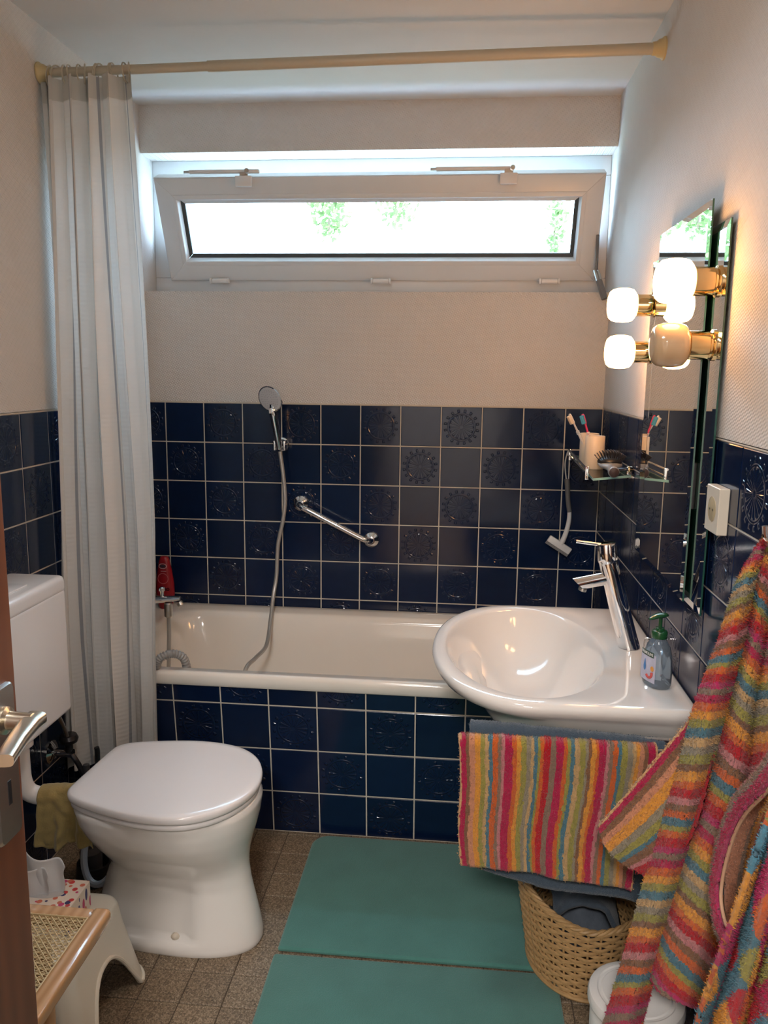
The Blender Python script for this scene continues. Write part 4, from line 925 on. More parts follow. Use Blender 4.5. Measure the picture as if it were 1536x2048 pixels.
# ------------------------------------------------------------------ bath mats
teal = mat('teal_microfibre', (0.070, 0.215, 0.182), 0.95, var=0.16, vscale=11, bump=0.5, bscale=420, bdist=0.003, sheen=0.25)
def rug(name, x0, x1, y0, y1, rfar, rnear, h, label, seed, skew=0.0):
    """outline with separately rounded far (+y) and near corners, soft pile edge"""
    def ring(ins, z):
        out = []
        for cx, cy, a0, r in ((x1, y1, 0, rfar), (x0, y1, PI / 2, rfar), (x0, y0, PI, rnear), (x1, y0, 1.5 * PI, rnear)):
            sx = 1 if cx == x1 else -1; sy = 1 if cy == y1 else -1
            ox, oy = cx - sx * r, cy - sy * r
            for i in range(11):
                a = a0 + PI / 2 * i / 10; q_ = max(r - ins, 0.0005)
                x, y = ox + q_ * math.cos(a), oy + q_ * math.sin(a)
                out.append(Vector((x + skew * (y - y1), y + 0.004 * math.sin(x * 9 + seed), z)))
        return out
    g = G().loft([ring(0.004, 0.001), ring(0.0, 0.003), ring(0.0, h * 0.6), ring(0.004, h * 0.9), ring(0.010, h)], True, True, False)
    o = obj(name, g, teal, None, ((x0 + x1) / 2, (y0 + y1) / 2, 0.0)); bm = bmesh.new(); bm.from_mesh(o.data)
    n = 11 * 4; bm.verts.ensure_lookup_table(); top = [bm.verts[i] for i in range(len(bm.verts) - n, len(bm.verts))]
    bm.faces.new(top); bm.to_mesh(o.data); bm.free(); o.data.polygons.foreach_set('use_smooth', [True] * len(o.data.polygons)); o.data.set_sharp_from_angle(angle=math.radians(40))
    return tag(o, label, 'bath mat', 'teal bath mats')
rug('bath_mat', 0.777, 1.485, -1.228, -0.700, 0.055, 0.006, 0.013, 'teal bath mat against the tub, the farther of the two', 1)
near = rug('bath_mat', 0.775, 1.490, -1.80, -1.241, 0.008, 0.05, 0.013, 'teal bath mat nearest the camera, in front of the other mat', 2); near.rotation_euler = (0, 0, math.radians(0.55))

# ------------------------------------------------------------------ plastic step stool with tissue box
ss = thing('step_stool', 'cream plastic step stool between toilet and door', 'step stool', (0.27, -1.49, 0.0))
SX0, SX1, SY0, SY1, SHT = 0.10, 0.425, -1.635, -1.345, 0.222
def sring(gr, z): return rrect(SX0 - gr, SX1 + gr, SY0 - gr * 0.8, SY1 + gr * 0.8, 0.045 + max(gr, -0.03) * 0.5, z, 12)
R0 = [sring(-0.020, SHT), sring(-0.008, SHT - 0.001), sring(-0.002, SHT - 0.005), sring(0.001, SHT - 0.012), sring(0.004, SHT - 0.03), sring(0.008, SHT - 0.055)]
def side_len(p):
    """0 at the middle of a side .. 1 at its corners"""
    cx_, cy_ = (SX0 + SX1) / 2, (SY0 + SY1) / 2; kx = abs(p.x - cx_) / ((SX1 - SX0) / 2); ky = abs(p.y - cy_) / ((SY1 - SY0) / 2)
    return min(kx, ky)
base_ = R0[-1]; NV = 14; zt = SHT - 0.055
low = []
for j in range(1, NV + 1):
    t_ = j / NV; ring = []
    for i, p in enumerate(base_):
        k = side_len(p); zb = 0.0 if k > 0.70 else 0.140 * (1 - (k / 0.70) ** 2.6); z = lerp(zt, zb, t_); d = (zt - z) / zt
        n_ = sring(0.008 + 0.040 * d, z)[i]; ring.append(n_)
    low.append(ring)
# more points along the straight sides so that the arch is smooth
def dense(r):
    out = []
    for i, p in enumerate(r):
        q_ = r[(i + 1) % len(r)]; m = 16 if (p - q_).length > 0.05 else 1
        for k in range(m): out.append(p.lerp(q_, k / m))
    return out
R0 = [dense(r) for r in R0]; bd = R0[-1]; low = []
full = lambda gr, z: dense(sring(gr, z))
cache = [full(0.008 + 0.040 * q_ / 20, 0.0) for q_ in range(21)]
for j in range(1, NV + 1):
    t_ = j / NV; ring = []
    for i, p in enumerate(bd):
        k = side_len(p); zb = 0.0 if k > 0.72 else 0.140 * (1 - (k / 0.72) ** 2.6); z = lerp(zt, zb, t_); d = (zt - z) / zt * 20; a = min(int(d), 19); n_ = cache[a][i].lerp(cache[a + 1][i], d - a); ring.append(Vector((n_.x, n_.y, z)))
    low.append(ring)
o = obj('stool_shell', G().loft(R0 + low, True, True, False), stoolp, ss, smooth=50); solid(o, 0.006, -1)
q = G(); q.tube([low[-1][i] + Vector((0, 0, 0.004)) for i in range(len(bd))], 0.005, 8, 0, 0, True, True); obj('rim_bead', q, stoolp, ss)
# tissue box
tbm, t, b = base('floral_card')
vo = t.new('ShaderNodeTexVoronoi', feature='F1'); vo.inputs['Scale'].default_value = 62; mp = t.new('ShaderNodeMapping'); mp.inputs['Scale'].default_value = (1.0, 1.0, 0.38); mp.inputs['Rotation'].default_value = (0.5, 0.6, 0.4)
t.l.new(t.coord(), mp.inputs[0]); t.l.new(mp.outputs[0], vo.inputs['Vector'])
pal = t.ramp(t.m('FRACT', t.m('MULTIPLY', vo.outputs['Color'], 1.0)), [(0.0, (0.60, 0.05, 0.05)), (0.25, (0.62, 0.17, 0.10)), (0.5, (0.05, 0.05, 0.16)), (0.62, (0.55, 0.05, 0.16)), (0.85, (0.35, 0.10, 0.06))], 'CONSTANT')
t.l.new(t.mix(t.m('LESS_THAN', vo.outputs['Distance'], 0.42), (0.80, 0.70, 0.60), pal), b.inputs['Base Color']); b.inputs['Roughness'].default_value = 0.5
BX0, BX1, BY0, BY1 = 0.185, 0.368, -1.508, -1.398
tbx = thing('tissue_box', 'floral red and white tissue box on the step stool', 'tissue box', ((BX0 + BX1) / 2, (BY0 + BY1) / 2, SHT))
q = G(); q.box(BX0, BX1, BY0, BY1, SHT + 0.0005, SHT + 0.066, 0.0015, 1); bb = obj('carton', q, tbm, tbx, smooth=0)
q = G(); n = 28; cx, cy = (BX0 + BX1) / 2, (BY0 + BY1) / 2
q.loft([[Vector((cx + 0.055 * math.cos(2 * PI * i / n), cy + 0.022 * math.sin(2 * PI * i / n), SHT + 0.0664)) for i in range(n)]], True, True, False); obj('slot_film', q, mat('clear_film', (0.55, 0.52, 0.5), 0.2), bb)
def tis(u, v):
    a = (u - 0.5) * 2; x = cx + 0.008 + a * (0.040 + 0.022 * v) + 0.004 * math.sin(v * 6); y = cy + 0.010 * math.sin(u * 9 + 1) * (0.3 + v) + 0.012 * (u - 0.5) - 0.012 * v * v
    z = SHT + 0.060 + v * (0.112 - 0.03 * a * a + 0.014 * math.sin(u * 8) - 0.012 * a); return (x, y, z)
tism = cloth_mat('tissue_paper', (0.92, 0.91, 0.90), 0.15)
for k, (dx, dy, s) in enumerate(((0.0, 0.0, 1.0), (-0.02, -0.014, 0.8))):
    o = obj('tissue', G().grid(lambda u, v: (lambda p: (cx + (p[0] - cx) * s + dx, p[1] + dy, SHT + 0.060 + (p[2] - SHT - 0.060) * s))(tis(u, v)), 22, 14), tism, tbx, smooth=80); solid(o, 0.0006)

# ------------------------------------------------------------------ cane-seat stool
cs = thing('cane_stool', 'light wooden stool with woven cane seat beside the open door', 'stool', (0.40, -1.90, 0.0))
beech, t, b = base('lacquered_beech')
wv = t.new('ShaderNodeTexWave', wave_type='BANDS', bands_direction='X'); wv.inputs['Scale'].default_value = 16; wv.inputs['Distortion'].default_value = 4; mp = t.new('ShaderNodeMapping'); mp.inputs['Scale'].default_value = (1, 0.15, 1); t.l.new(t.coord(), mp.inputs[0]); t.l.new(mp.outputs[0], wv.inputs[0])
t.l.new(t.ramp(wv.outputs['Fac'], [(0, (0.46, 0.24, 0.105)), (1, (0.58, 0.33, 0.16))]), b.inputs['Base Color']); b.inputs['Roughness'].default_value = 0.22; b.inputs['Coat Weight'].default_value = 0.4
CZ = 0.462; x0, x1, y0, y1 = 0.17, 0.572, -2.10, -1.715
rail = 0.036
for (a, b_, c, d) in ((x1 - rail, x1, y0, y1), (x0, x0 + rail, y0, y1)):
    q = G(); q.box(a, b_, c, d, CZ - 0.030, CZ, 0.010, 4); obj('side_rail', q, beech, cs)
for (c, d) in ((y1 - rail, y1 - 0.002), (y0 + 0.002, y0 + rail)):
    q = G(); q.box(x0 + rail - 0.004, x1 - rail + 0.004, c, d, CZ - 0.028, CZ - 0.003, 0.006, 3); obj('cross_rail', q, beech, cs)
for (lx, ly) in ((x0 + 0.06, y0 + 0.06), (x1 - 0.10, y0 + 0.06), (x0 + 0.06, y1 - 0.08), (x1 - 0.10, y1 - 0.08)):
    q = G(); q.tube([(lx, ly, CZ - 0.02), (lx, ly, 0.2), (lx, ly, 0.0)], lambda t: 0.016 - 0.003 * t, 14); obj('leg', q, beech, cs)
# cane webbing: pairs of strands both ways plus the two diagonals, holes stay open
cane = mat('pale_cane', (0.62, 0.46, 0.24), 0.45, var=0.15, vscale=120)
q = G(); cx0, cx1, cy0_, cy1_ = x0 + rail - 0.006, x1 - rail + 0.006, y0 + rail - 0.006, y1 - rail + 0.006; zc = CZ - 0.006; pit = 0.0125
def strand(p, d, wd, z):
    p, d = Vector(p), Vector(d); nrm = Vector((-(d - p).y, (d - p).x, 0)).normalized() * wd / 2
    A = [p - nrm, d - nrm, d + nrm, p + nrm]
    q.add([(v.x, v.y, z) for v in A] + [(v.x, v.y, z + 0.0008) for v in A], [(3, 2, 1, 0), (4, 5, 6, 7), (0, 1, 5, 4), (2, 3, 7, 6)])
k = 0; x = cx0
while x < cx1:
    strand((x, cy0_, 0), (x, cy1_, 0), 0.0014, zc); strand((x + 0.0026, cy0_, 0), (x + 0.0026, cy1_, 0), 0.0014, zc); x += pit
y = cy0_
while y < cy1_:
    strand((cx0, y, 0), (cx1, y, 0), 0.0014, zc + 0.0009); strand((cx0, y + 0.0026, 0), (cx1, y + 0.0026, 0), 0.0014, zc + 0.0009); y += pit
for s in (1, -1):
    c = -(cx1 - cx0) - 0.5
    while c < (cy1_ - cy0_) + 0.5:
        # line y = cy0 + c + s*(x-cx0)
        pts = []
        for xx in (cx0, cx1):
            yy = cy0_ + c + s * (xx - cx0) if s > 0 else cy0_ + c + (cx1 - xx) 
            pts.append(Vector((xx, yy, 0)))
        a, b_ = pts; d = b_ - a
        t0, t1 = 0.0, 1.0
        if abs(d.y) > 1e-9:
            ta, tb_ = (cy0_ - a.y) / d.y, (cy1_ - a.y) / d.y; ta, tb_ = min(ta, tb_), max(ta, tb_); t0, t1 = max(t0, ta), min(t1, tb_)
        if t1 - t0 > 0.02: strand(a + d * t0, a + d * t1, 0.0017, zc + (0.0018 if s > 0 else 0.0024))
        c += pit
wb = obj('cane_webbing', q, cane, cs, smooth=0, kind='stuff')
q = G(); q.tube([(cx0 + 0.004, cy0_ + 0.004, zc + 0.003), (cx1 - 0.004, cy0_ + 0.004, zc + 0.003), (cx1 - 0.004, cy1_ - 0.004, zc + 0.003), (cx0 + 0.004, cy1_ - 0.004, zc + 0.003)], 0.0024, 8, 0, 0, True, True); obj('binding_cane', q, cane, cs)

# ------------------------------------------------------------------ open door
dx1 = 0.670; yl = -2.153
door = sgroup('door_1', (dx1 - 0.02, YF, 0.0))
q = G(); q.box(dx1 - 0.040, dx1, YF + 0.01, yl, 0.008, DZ - 0.005, 0.003, 2); obj('door_leaf', q, woodm, door)
hy = yl - 0.040
q = G(); M_ = None
pts = []
for cyy, czz, a0 in ((0.017, 0.075, 0), (-0.017, 0.075, PI / 2), (-0.017, -0.105, PI), (0.017, -0.105, 1.5 * PI)):
    for i in range(7):
        a = a0 + PI / 2 * i / 6; pts.append((cyy + 0.009 * math.cos(a), czz + 0.009 * math.sin(a)))
q.loft([[Vector((xx, hy + u * kk, 1.02 + v * (1 if kk == 1 else 0.985))) for u, v in pts] for xx, kk in ((dx1 - 0.001, 1), (dx1 + 0.004, 1), (dx1 + 0.007, 0.86))]); plate = obj('lock_plate', q, steel, door)
q = G(); q.box(dx1 + 0.0065, dx1 + 0.0075, hy - 0.004, hy + 0.004, 0.952, 0.984, 0.0005, 1); obj('keyhole', q, black, plate)
hz = 1.062; hxx = dx1 + 0.041
q = G(); q.lathe([(0.017, 0.0), (0.017, 0.004), (0.0115, 0.007), (0.0105, 0.036)], (dx1 + 0.006, hy, hz), (1, 0, 0), 20)
prof = [(0.0, -0.012), (0.0, 0.012)]
RR = []
for (x, y, w, h) in ((dx1 + 0.034, hy + 0.004, 0.0, 0.0), ):
    pass
def sect(c, side_, hw, hh, n=20):
    return [c + side_ * (hw * math.copysign(abs(math.cos(a)) ** 0.6, math.cos(a))) + Vector((0, 0, hh * math.copysign(abs(math.sin(a)) ** 0.6, math.sin(a)))) for a in [2 * PI * i / n for i in range(n)]]
lev = [sect(Vector((hxx, hy + 0.013, hz)), Vector((1, 0, 0)), 0.0125, 0.0085), sect(Vector((hxx, hy - 0.004, hz)), Vector((1, 0, 0)), 0.0125, 0.009), sect(Vector((hxx + 0.010, hy - 0.05, hz)), Vector((1, 0.15, 0)), 0.0105, 0.0085), sect(Vector((hxx + 0.022, hy - 0.098, hz)), Vector((1, 0.2, 0)), 0.0105, 0.0075)]
q.loft(lev); obj('door_handle', q, nickel, plate, smooth=40)

# ------------------------------------------------------------------ wicker basket
wk = thing('wicker_basket', 'round wicker laundry basket with scooped front below the washbasin', 'basket', (1.575, -1.16, 0.014))
wm = mat('honey_wicker', (0.47, 0.29, 0.125), 0.5, var=0.3, vscale=70)
BC2 = Vector((1.556, -1.160, 0.0145)); NS = 34
def bell2(a, h):
    """point on the basket wall at angle a, relative height h"""
    k = h / 0.30; rx = lerp(0.132, 0.172, min(1, k * 1.1)); ry = lerp(0.160, 0.180, min(1, k * 1.1))
    return Vector((BC2.x + rx * math.cos(a), BC2.y + ry * math.sin(a), BC2.z + h))
def rimh(a):
    """rim height: low towards the camera (a=-pi/2), high at the back and left"""
    c = 0.5 - 0.5 * math.cos(a + PI / 2); return 0.190 + 0.115 * (c ** 0.75)
q = G()
for i in range(NS):
    a = 2 * PI * i / NS; hs2 = rimh(a); q.tube([bell2(a, hs2 * k / 6) for k in range(7)], 0.0030, 6)
obj('stakes', q, wm, wk, kind='stuff')
q = G(); rowsN = 30; dz = 0.0098
for r in range(rowsN):
    h = 0.006 + r * dz; run = []
    m = NS * 4
    def pt(i):
        a = 2 * PI * i / m; p = bell2(a, h + 0.0012 * math.sin(r * 2.1 + a * 3)); n = Vector((math.cos(a), math.sin(a), 0)); return p + n * (0.0042 * math.cos(NS * a / 2 + PI * r))
    keep = [h < rimh(2 * PI * i / m) - 0.008 for i in range(m)]
    if all(keep): q.tube([pt(i) for i in range(m)], 0.0045, 6, 0, 0, True, True)
    elif any(keep):
        st0 = next(i for i in range(m) if keep[i] and not keep[i - 1]); seg = []
        for k in range(m):
            i = (st0 + k) % m
            if not keep[i]: break
            seg.append(pt(i))
        if len(seg) > 3: q.tube(seg, 0.0045, 6)
obj('woven_wall', q, wm, wk, kind='stuff')
for k in range(3):
    q = G(); m = 120; q.tube([(lambda a: bell2(a, rimh(a) - 0.002 + 0.004 * math.sin(17 * a + k * 2.1)) + Vector((math.cos(a), math.sin(a), 0)) * (0.005 * math.cos(17 * a + k * 2.1)))(2 * PI * i / m) for i in range(m)], 0.0046, 7, 0, 0, True, True); obj('rim_braid', q, wm, wk)
q = G(); m = 100; q.tube([bell2(2 * PI * i / m, 0.002) + Vector((math.cos(2 * PI * i / m), math.sin(2 * PI * i / m), 0)) * 0.004 for i in range(m)], 0.0058, 8, 0, 0, True, True); obj('foot_ring', q, wm, wk)
q = G(); q.lathe([(0.0, 0.0), (0.125, 0.0), (0.125, 0.006), (0, 0.006)], BC2 + Vector((0, 0, 0.002)), n=36, cap=False, sx=1.0, sy=1.15); obj('basket_base', q, mat('dark_wicker', (0.20, 0.11, 0.045), 0.7), wk)
# grey-blue cloths lying in it
slate = mat('slate_blue_cloth', (0.055, 0.075, 0.10), 0.95, var=0.25, vscale=80, bump=0.6, bscale=260, bdist=0.003, sheen=0.2)
def cl(u, v):
    x = 1.475 + 0.165 * u; y = -1.245 + 0.185 * v; z = 0.175 + 0.045 * math.sin(u * 2.9 + 0.3) + 0.03 * (v - 0.3) - 0.05 * max(0, u - 0.75) * 4 + 0.008 * noise.noise(Vector((u * 5, v * 5, 2)))
    return (x, y, z)
o = obj('folded_cloth', G().grid(cl, 24, 24), slate, smooth=80); solid(o, 0.012); tag(o, 'dark slate-blue cloth lying in the wicker basket', 'cloth')
o2 = G().grid(lambda u, v: (1.455 + 0.20 * u + 0.01 * v, -1.235 + 0.17 * v, 0.07 + 0.09 * math.sin(PI * min(1, u * 1.1)) * math.sin(PI * v) + 0.01 * noise.noise(Vector((u * 6, v * 6, 5)))), 24, 24)
o2 = obj('crumpled_cloth', o2, mat('grey_cloth', (0.10, 0.12, 0.15), 0.95, var=0.2, vscale=60, bump=0.5, bscale=200, bdist=0.002), smooth=80); solid(o2, 0.01); tag(o2, 'grey cloth crumpled at the bottom of the wicker basket', 'cloth')

# ------------------------------------------------------------------ white pedal bin
bn = thing('waste_bin', 'small round white lidded bin behind the hanging striped towel', 'bin', (1.600, -1.565, 0.0))
bc = Vector((1.600, -1.565, 0.0)); wb_ = mat('bin_white', (0.72, 0.71, 0.69), 0.3, var=0.02)
q = G(); q.lathe([(0.085, 0.0), (0.087, 0.003), (0.090, 0.225), (0.088, 0.228)], bc, n=48); obj('bin_body', q, wb_, bn)
q = G(); q.lathe([(0.094, 0.222), (0.096, 0.226), (0.096, 0.238), (0.093, 0.245), (0.085, 0.249), (0.078, 0.2495), (0.075, 0.2475), (0.07, 0.2475), (0.067, 0.2495), (0.0, 0.251)], bc, n=48, cap=False); obj('bin_lid', q, wb_, bn, smooth=25)
q = G(); q.box(bc.x - 0.02, bc.x + 0.02, bc.y - 0.115, bc.y - 0.085, 0.006, 0.014, 0.003); obj('pedal', q, darkm, bn)
# ------------------------------------------------------------------ towels
CRI, RED, MAG, PNK, TAU, BRO, ORA, YEL, LIM, SAN, BLU, GRY, SAL, HEM = ((0.40, 0.005, 0.055), (0.42, 0.004, 0.012), (0.44, 0.02, 0.105), (0.50, 0.19, 0.19), (0.24, 0.15, 0.10), (0.22, 0.10, 0.045), (0.56, 0.11, 0.018), (0.66, 0.28, 0.035), (0.30, 0.265, 0.055), (0.50, 0.32, 0.14), (0.065, 0.17, 0.22), (0.27, 0.23, 0.16), (0.56, 0.24, 0.13), (0.60, 0.34, 0.15))
terry = attr_mat('striped_terry')
# towel arms under the basin
tr = thing('towel_rail', 'chrome double-arm towel rail under the washbasin', 'towel rail', (W, -1.41, 0.72))
YR1, YR2, ZR = -1.480, -1.424, 0.727
for yy in (YR1, YR2):
    q = G(); q.tube([(1.715, yy, ZR), (1.262, yy, ZR)], 0.0085, 14); q.lathe([(0.0085, 0), (0.0105, 0.002), (0.0105, 0.008), (0.006, 0.012)], (1.263, yy, ZR), (-1, 0, 0), 14); obj('rail_arm', q, chrome, tr)
q = G(); q.box(1.706, 1.7235, -1.500, -1.404, ZR - 0.022, ZR + 0.022, 0.005, 2); obj('wall_mount', q, chrome, tr)
def stripes(seq):
    tot = sum(w for _, w in seq); out = []; a = 0
    for c, w in seq: out.append((a / tot, (a + w) / tot, c)); a += w
    return out
def scol(st, u):
    for a, b_, c in st:
        if u <= b_: return c
    return st[-1][2]
hand = stripes([(HEM, 8), (CRI, 28), (BRO, 20), (SAL, 30), (YEL, 30), (LIM, 26), (SAN, 22), (BLU, 20), (ORA, 30), (TAU, 20), (PNK, 18), (CRI, 43), (ORA, 24), (YEL, 24), (LIM, 30), (GRY, 22), (SAN, 20), (BLU, 20), (LIM, 15), (ORA, 20), (RED, 32), (TAU, 34), (CRI, 40), (ORA, 20), (LIM, 18), (BLU, 22), (SAN, 30), (LIM, 28), (GRY, 14), (BRO, 18), (YEL, 26), (ORA, 18), (CRI, 36), (PNK, 18), (TAU, 20), (ORA, 26), (BLU, 20), (LIM, 30), (GRY, 26), (SAN, 18), (YEL, 22), (SAL, 24), (BRO, 24), (CRI, 36), (HEM, 8)])
def drape(name, x0, x1, yr, zr, front, back, r, wav, skew, seed, st, m, nu=220, nv=90, flare=0.0, th=0.009, sl=0.0):
    """a towel folded over a bar that runs along x; front() and back() give the drop at u"""
    g = G(); arc = PI * r
    def fn(u, v):
        f_, b_ = front(u), back(u); tot = f_ + arc + b_; L = v * tot
        x = lerp(x0, x1, u)
        if L < b_: y, z, d = yr + r, zr - (b_ - L), b_ - L; s_ = 0.5
        elif L > b_ + arc: d = L - b_ - arc; y, z = yr - r - flare * d, zr - d; s_ = 1.0
        else: a = (L - b_) / r; y, z, d = yr + r * math.cos(a), zr + r * math.sin(a), 0; s_ = 0
        k = min(1.0, d * 6)
        y -= s_ * k * (wav * math.sin(u * 11 + seed) + wav * 0.5 * math.sin(u * 23 + 2 * seed)); x += skew * d * (u - 0.25) + 0.004 * k * math.sin(d * 22 + seed)
        nz = noise.noise(Vector((u * 90, v * 110, seed))) * 0.0016 + noise.noise(Vector((u * 14, v * 10, seed + 5))) * 0.0025
        return (x, y - nz * s_, z - sl * u + (0.0018 * noise.noise(Vector((u * 120, seed, 0))) if d == 0 else 0) + (nz if d == 0 else 0))
    g.grid(fn, nu, nv)
    if st:
        g.col = [scol(st, ((i % nu) + 0.5) / nu + 0.0035 * noise.noise(Vector(((i % nu) * 0.3, (i // nu) * 0.5, seed)))) for i in range(nu * nv)]
    o = obj(name, g, m, smooth=80); solid(o, th, 0.0); return o
bl = mat('steel_blue_terry', (0.050, 0.080, 0.115), 0.98, var=0.25, vscale=160, bump=0.8, bscale=420, bdist=0.003, sheen=0.35)
o = drape('bath_towel', 1.250, 1.655, YR2, ZR + 0.002, lambda u: 0.296 + 0.055 * u + 0.010 * math.sin(u * 5), lambda u: 0.30, 0.0185, 0.003, -0.06, 2.0, None, bl, 160, 90, 0.02, 0.012, 0.02)
pile(o, 240000, 0.0045, 0.0022, bl, 11)
tag(o, 'dark blue terry towel on the rear rail arm, behind the striped hand towel', 'towel', 'towels on the rail')
o = drape('hand_towel', 1.228, 1.624, YR1, ZR, lambda u: 0.258 + 0.030 * u + 0.018 * max(0, u - 0.8) * 2, lambda u: 0.20, 0.0155, 0.005, -0.16, 0.7, hand, terry, 240, 90, 0.03, 0.009)
tag(o, 'multicoloured striped hand towel hanging on the front rail arm under the basin', 'towel', 'towels on the rail')
htl = o
pile(o, 360000, 0.0050, 0.0019, terry, 12)

# big striped bath towel hanging from a wall hook at the right
cyc = [(BLU, 1.0), (LIM, 0.7), (ORA, 0.9), (RED, 1.2), (MAG, 0.8), (TAU, 0.8), (CRI, 1.0), (ORA, 1.0), (YEL, 0.9), (LIM, 0.9), (BLU, 1.0), (SAN, 0.9), (GRY, 0.8), (LIM, 1.0), (BRO, 0.7), (YEL, 1.1), (ORA, 0.8), (RED, 1.1), (PNK, 0.9), (BRO, 0.9), (ORA, 0.9)]
CYC = stripes(cyc)
def fold_towel(name, cols, rows, cycle, period, shear, m, label, th=0.008, ph=0.0, nu=150, nv=420, shear2=0.0):
    """cols: list of px polylines (one per fold ridge or valley) with depth y; rows = v values. Interpolated smoothly across."""
    K = len(cols); g = G()
    C = [crom([aty(px, py, y) for px, py, y in c], 12) for c in cols]
    def along(c, v):
        f = v * (len(c) - 1); i = min(int(f), len(c) - 2); return c[i].lerp(c[i + 1], f - i)
    def fn(u, v):
        P = [along(c, v) for c in C]; f = u * (K - 1); i = min(int(f), K - 2); t = f - i
        a, b_, c, d = P[max(i - 1, 0)], P[i], P[i + 1], P[min(i + 2, K - 1)]
        p = 0.5 * ((2 * b_) + (c - a) * t + (2 * a - 5 * b_ + 4 * c - d) * t * t + (3 * b_ - a - 3 * c + d) * t ** 3)
        nz = noise.noise(Vector((u * 60, v * 120, ph))) * 0.0022; return (min(p.x - nz, W - 0.012), p.y - nz * 0.6, p.z)
    g.grid(fn, nu, nv); g.col = []
    for j in range(nv):
        for i in range(nu):
            u, v = (i + 0.5) / nu, (j + 0.5) / nv; L = (C[0][-1] - C[0][0]).length
            w = v * L / period + shear(u, v) + 0.006 * noise.noise(Vector((u * 40, v * 30, 1)))
            g.col.append(scol(cycle, w % 1.0))
    o = obj(name, g, m, smooth=80); solid(o, th, 0.0)
    return o
yA = -1.74
colsA = [
    [(1532, 1075, -1.79), (1478, 1165, -1.76), (1437, 1290, -1.745), (1395, 1400, -1.74), (1352, 1560, -1.73), (1310, 1690, -1.72), (1272, 1830, -1.71), (1232, 1970, -1.70), (1190, 2110, -1.69)],
    [(1534, 1072, -1.80), (1497, 1160, -1.80), (1462, 1290, -1.79), (1422, 1420, -1.785), (1382, 1580, -1.775), (1345, 1710, -1.765), (1305, 1850, -1.755), (1268, 1985, -1.745), (1230, 2120, -1.735)],
    [(1538, 1070, -1.785), (1515, 1150, -1.75), (1487, 1290, -1.735), (1452, 1430, -1.73), (1412, 1590, -1.72), (1372, 1720, -1.71), (1330, 1860, -1.70), (1296, 1990, -1.69), (1262, 2125, -1.68)],
]
oA = fold_towel('bath_towel', colsA, 0, CYC, 0.30, lambda u, v: 0.13 * u, terry, '', ph=1.0, nu=70)
colsB = [
    [(1538, 1070, -1.775), (1516, 1150, -1.745), (1488, 1290, -1.725), (1452, 1430, -1.72), (1408, 1590, -1.71), (1362, 1720, -1.70), (1325, 1830, -1.695), (1290, 1930, -1.69)],
    [(1540, 1070, -1.80), (1524, 1150, -1.785), (1504, 1290, -1.78), (1470, 1430, -1.775), (1432, 1590, -1.77), (1390, 1730, -1.765), (1352, 1860, -1.755), (1318, 1980, -1.75)],
    [(1542, 1070, -1.80), (1532, 1150, -1.79), (1516, 1290, -1.785), (1490, 1430, -1.79), (1468, 1590, -1.795), (1432, 1740, -1.79), (1398, 1880, -1.78), (1368, 2008, -1.775)],
    [(1545, 1070, -1.785), (1542, 1150, -1.765), (1530, 1290, -1.755), (1508, 1430, -1.76), (1492, 1590, -1.765), (1462, 1740, -1.76), (1435, 1890, -1.755), (1408, 2020, -1.75)],
    [(1548, 1070, -1.80), (1556, 1150, -1.80), (1552, 1290, -1.81), (1540, 1430, -1.82), (1530, 1590, -1.83), (1512, 1740, -1.83), (1490, 1890, -1.82), (1468, 2030, -1.82)],
    [(1560, 1070, -1.80), (1590, 1150, -1.83), (1610, 1290, -1.86), (1620, 1430, -1.88), (1620, 1590, -1.89), (1610, 1740, -1.89), (1595, 1890, -1.88), (1580, 2035, -1.87)],
]
def shB(u, v): return 0.55 - 0.30 * min(u, 0.55) + 0.12 * max(0, u - 0.55)
oB = fold_towel('towel_fold', colsB, 0, CYC, 0.30, shB, terry, '', ph=3.0, nu=150)
# corner flap thrown out towards the rail
colF = [
    [(1404, 1392, -1.725), (1370, 1450, -1.715), (1318, 1510, -1.70), (1250, 1592, -1.69), (1196, 1652, -1.68)],
    [(1412, 1420, -1.735), (1385, 1490, -1.73), (1338, 1560, -1.72), (1272, 1630, -1.705), (1210, 1690, -1.69)],
    [(1418, 1460, -1.745), (1398, 1540, -1.745), (1360, 1620, -1.735), (1300, 1682, -1.72), (1240, 1722, -1.70)],
    [(1424, 1500, -1.755), (1408, 1600, -1.755), (1375, 1690, -1.75), (1328, 1735, -1.735), (1288, 1748, -1.71)],
]
FST = stripes([(HEM, 5), (CRI, 11), (BRO, 9), (SAL, 9), (YEL, 14), (GRY, 9), (LIM, 9), (BLU, 6), (BRO, 8), (PNK, 6), (RED, 18)])
def flap():
    g = G(); C = [crom([aty(px, py, y) for px, py, y in c], 12) for c in colF]; K = 4; nu, nv = 80, 90
    def along(c, v):
        f = v * (len(c) - 1); i = min(int(f), len(c) - 2); return c[i].lerp(c[i + 1], f - i)
    def fn(u, v):
        P = [along(c, v) for c in C]; f = u * 3; i = min(int(f), 2); t = f - i
        a, b_, c, d = P[max(i - 1, 0)], P[i], P[i + 1], P[min(i + 2, 3)]
        p = 0.5 * ((2 * b_) + (c - a) * t + (2 * a - 5 * b_ + 4 * c - d) * t * t + (3 * b_ - a - 3 * c + d) * t ** 3)
        nz = noise.noise(Vector((u * 50, v * 60, 4))) * 0.002; return (p.x, p.y - nz, p.z)
    g.grid(fn, nu, nv); g.col = [scol(FST, ((i % nu) + 0.5) / nu) for i in range(nu * nv)]
    o = obj('towel_flap', g, terry, smooth=80); solid(o, 0.007, 0.0); return o
oF = flap()
hk = Vector((1.690, -1.80, 1.245))
big = thing('bath_towel', 'large multicoloured striped bath towel hanging in folds at the right wall', 'towel', tuple(hk))
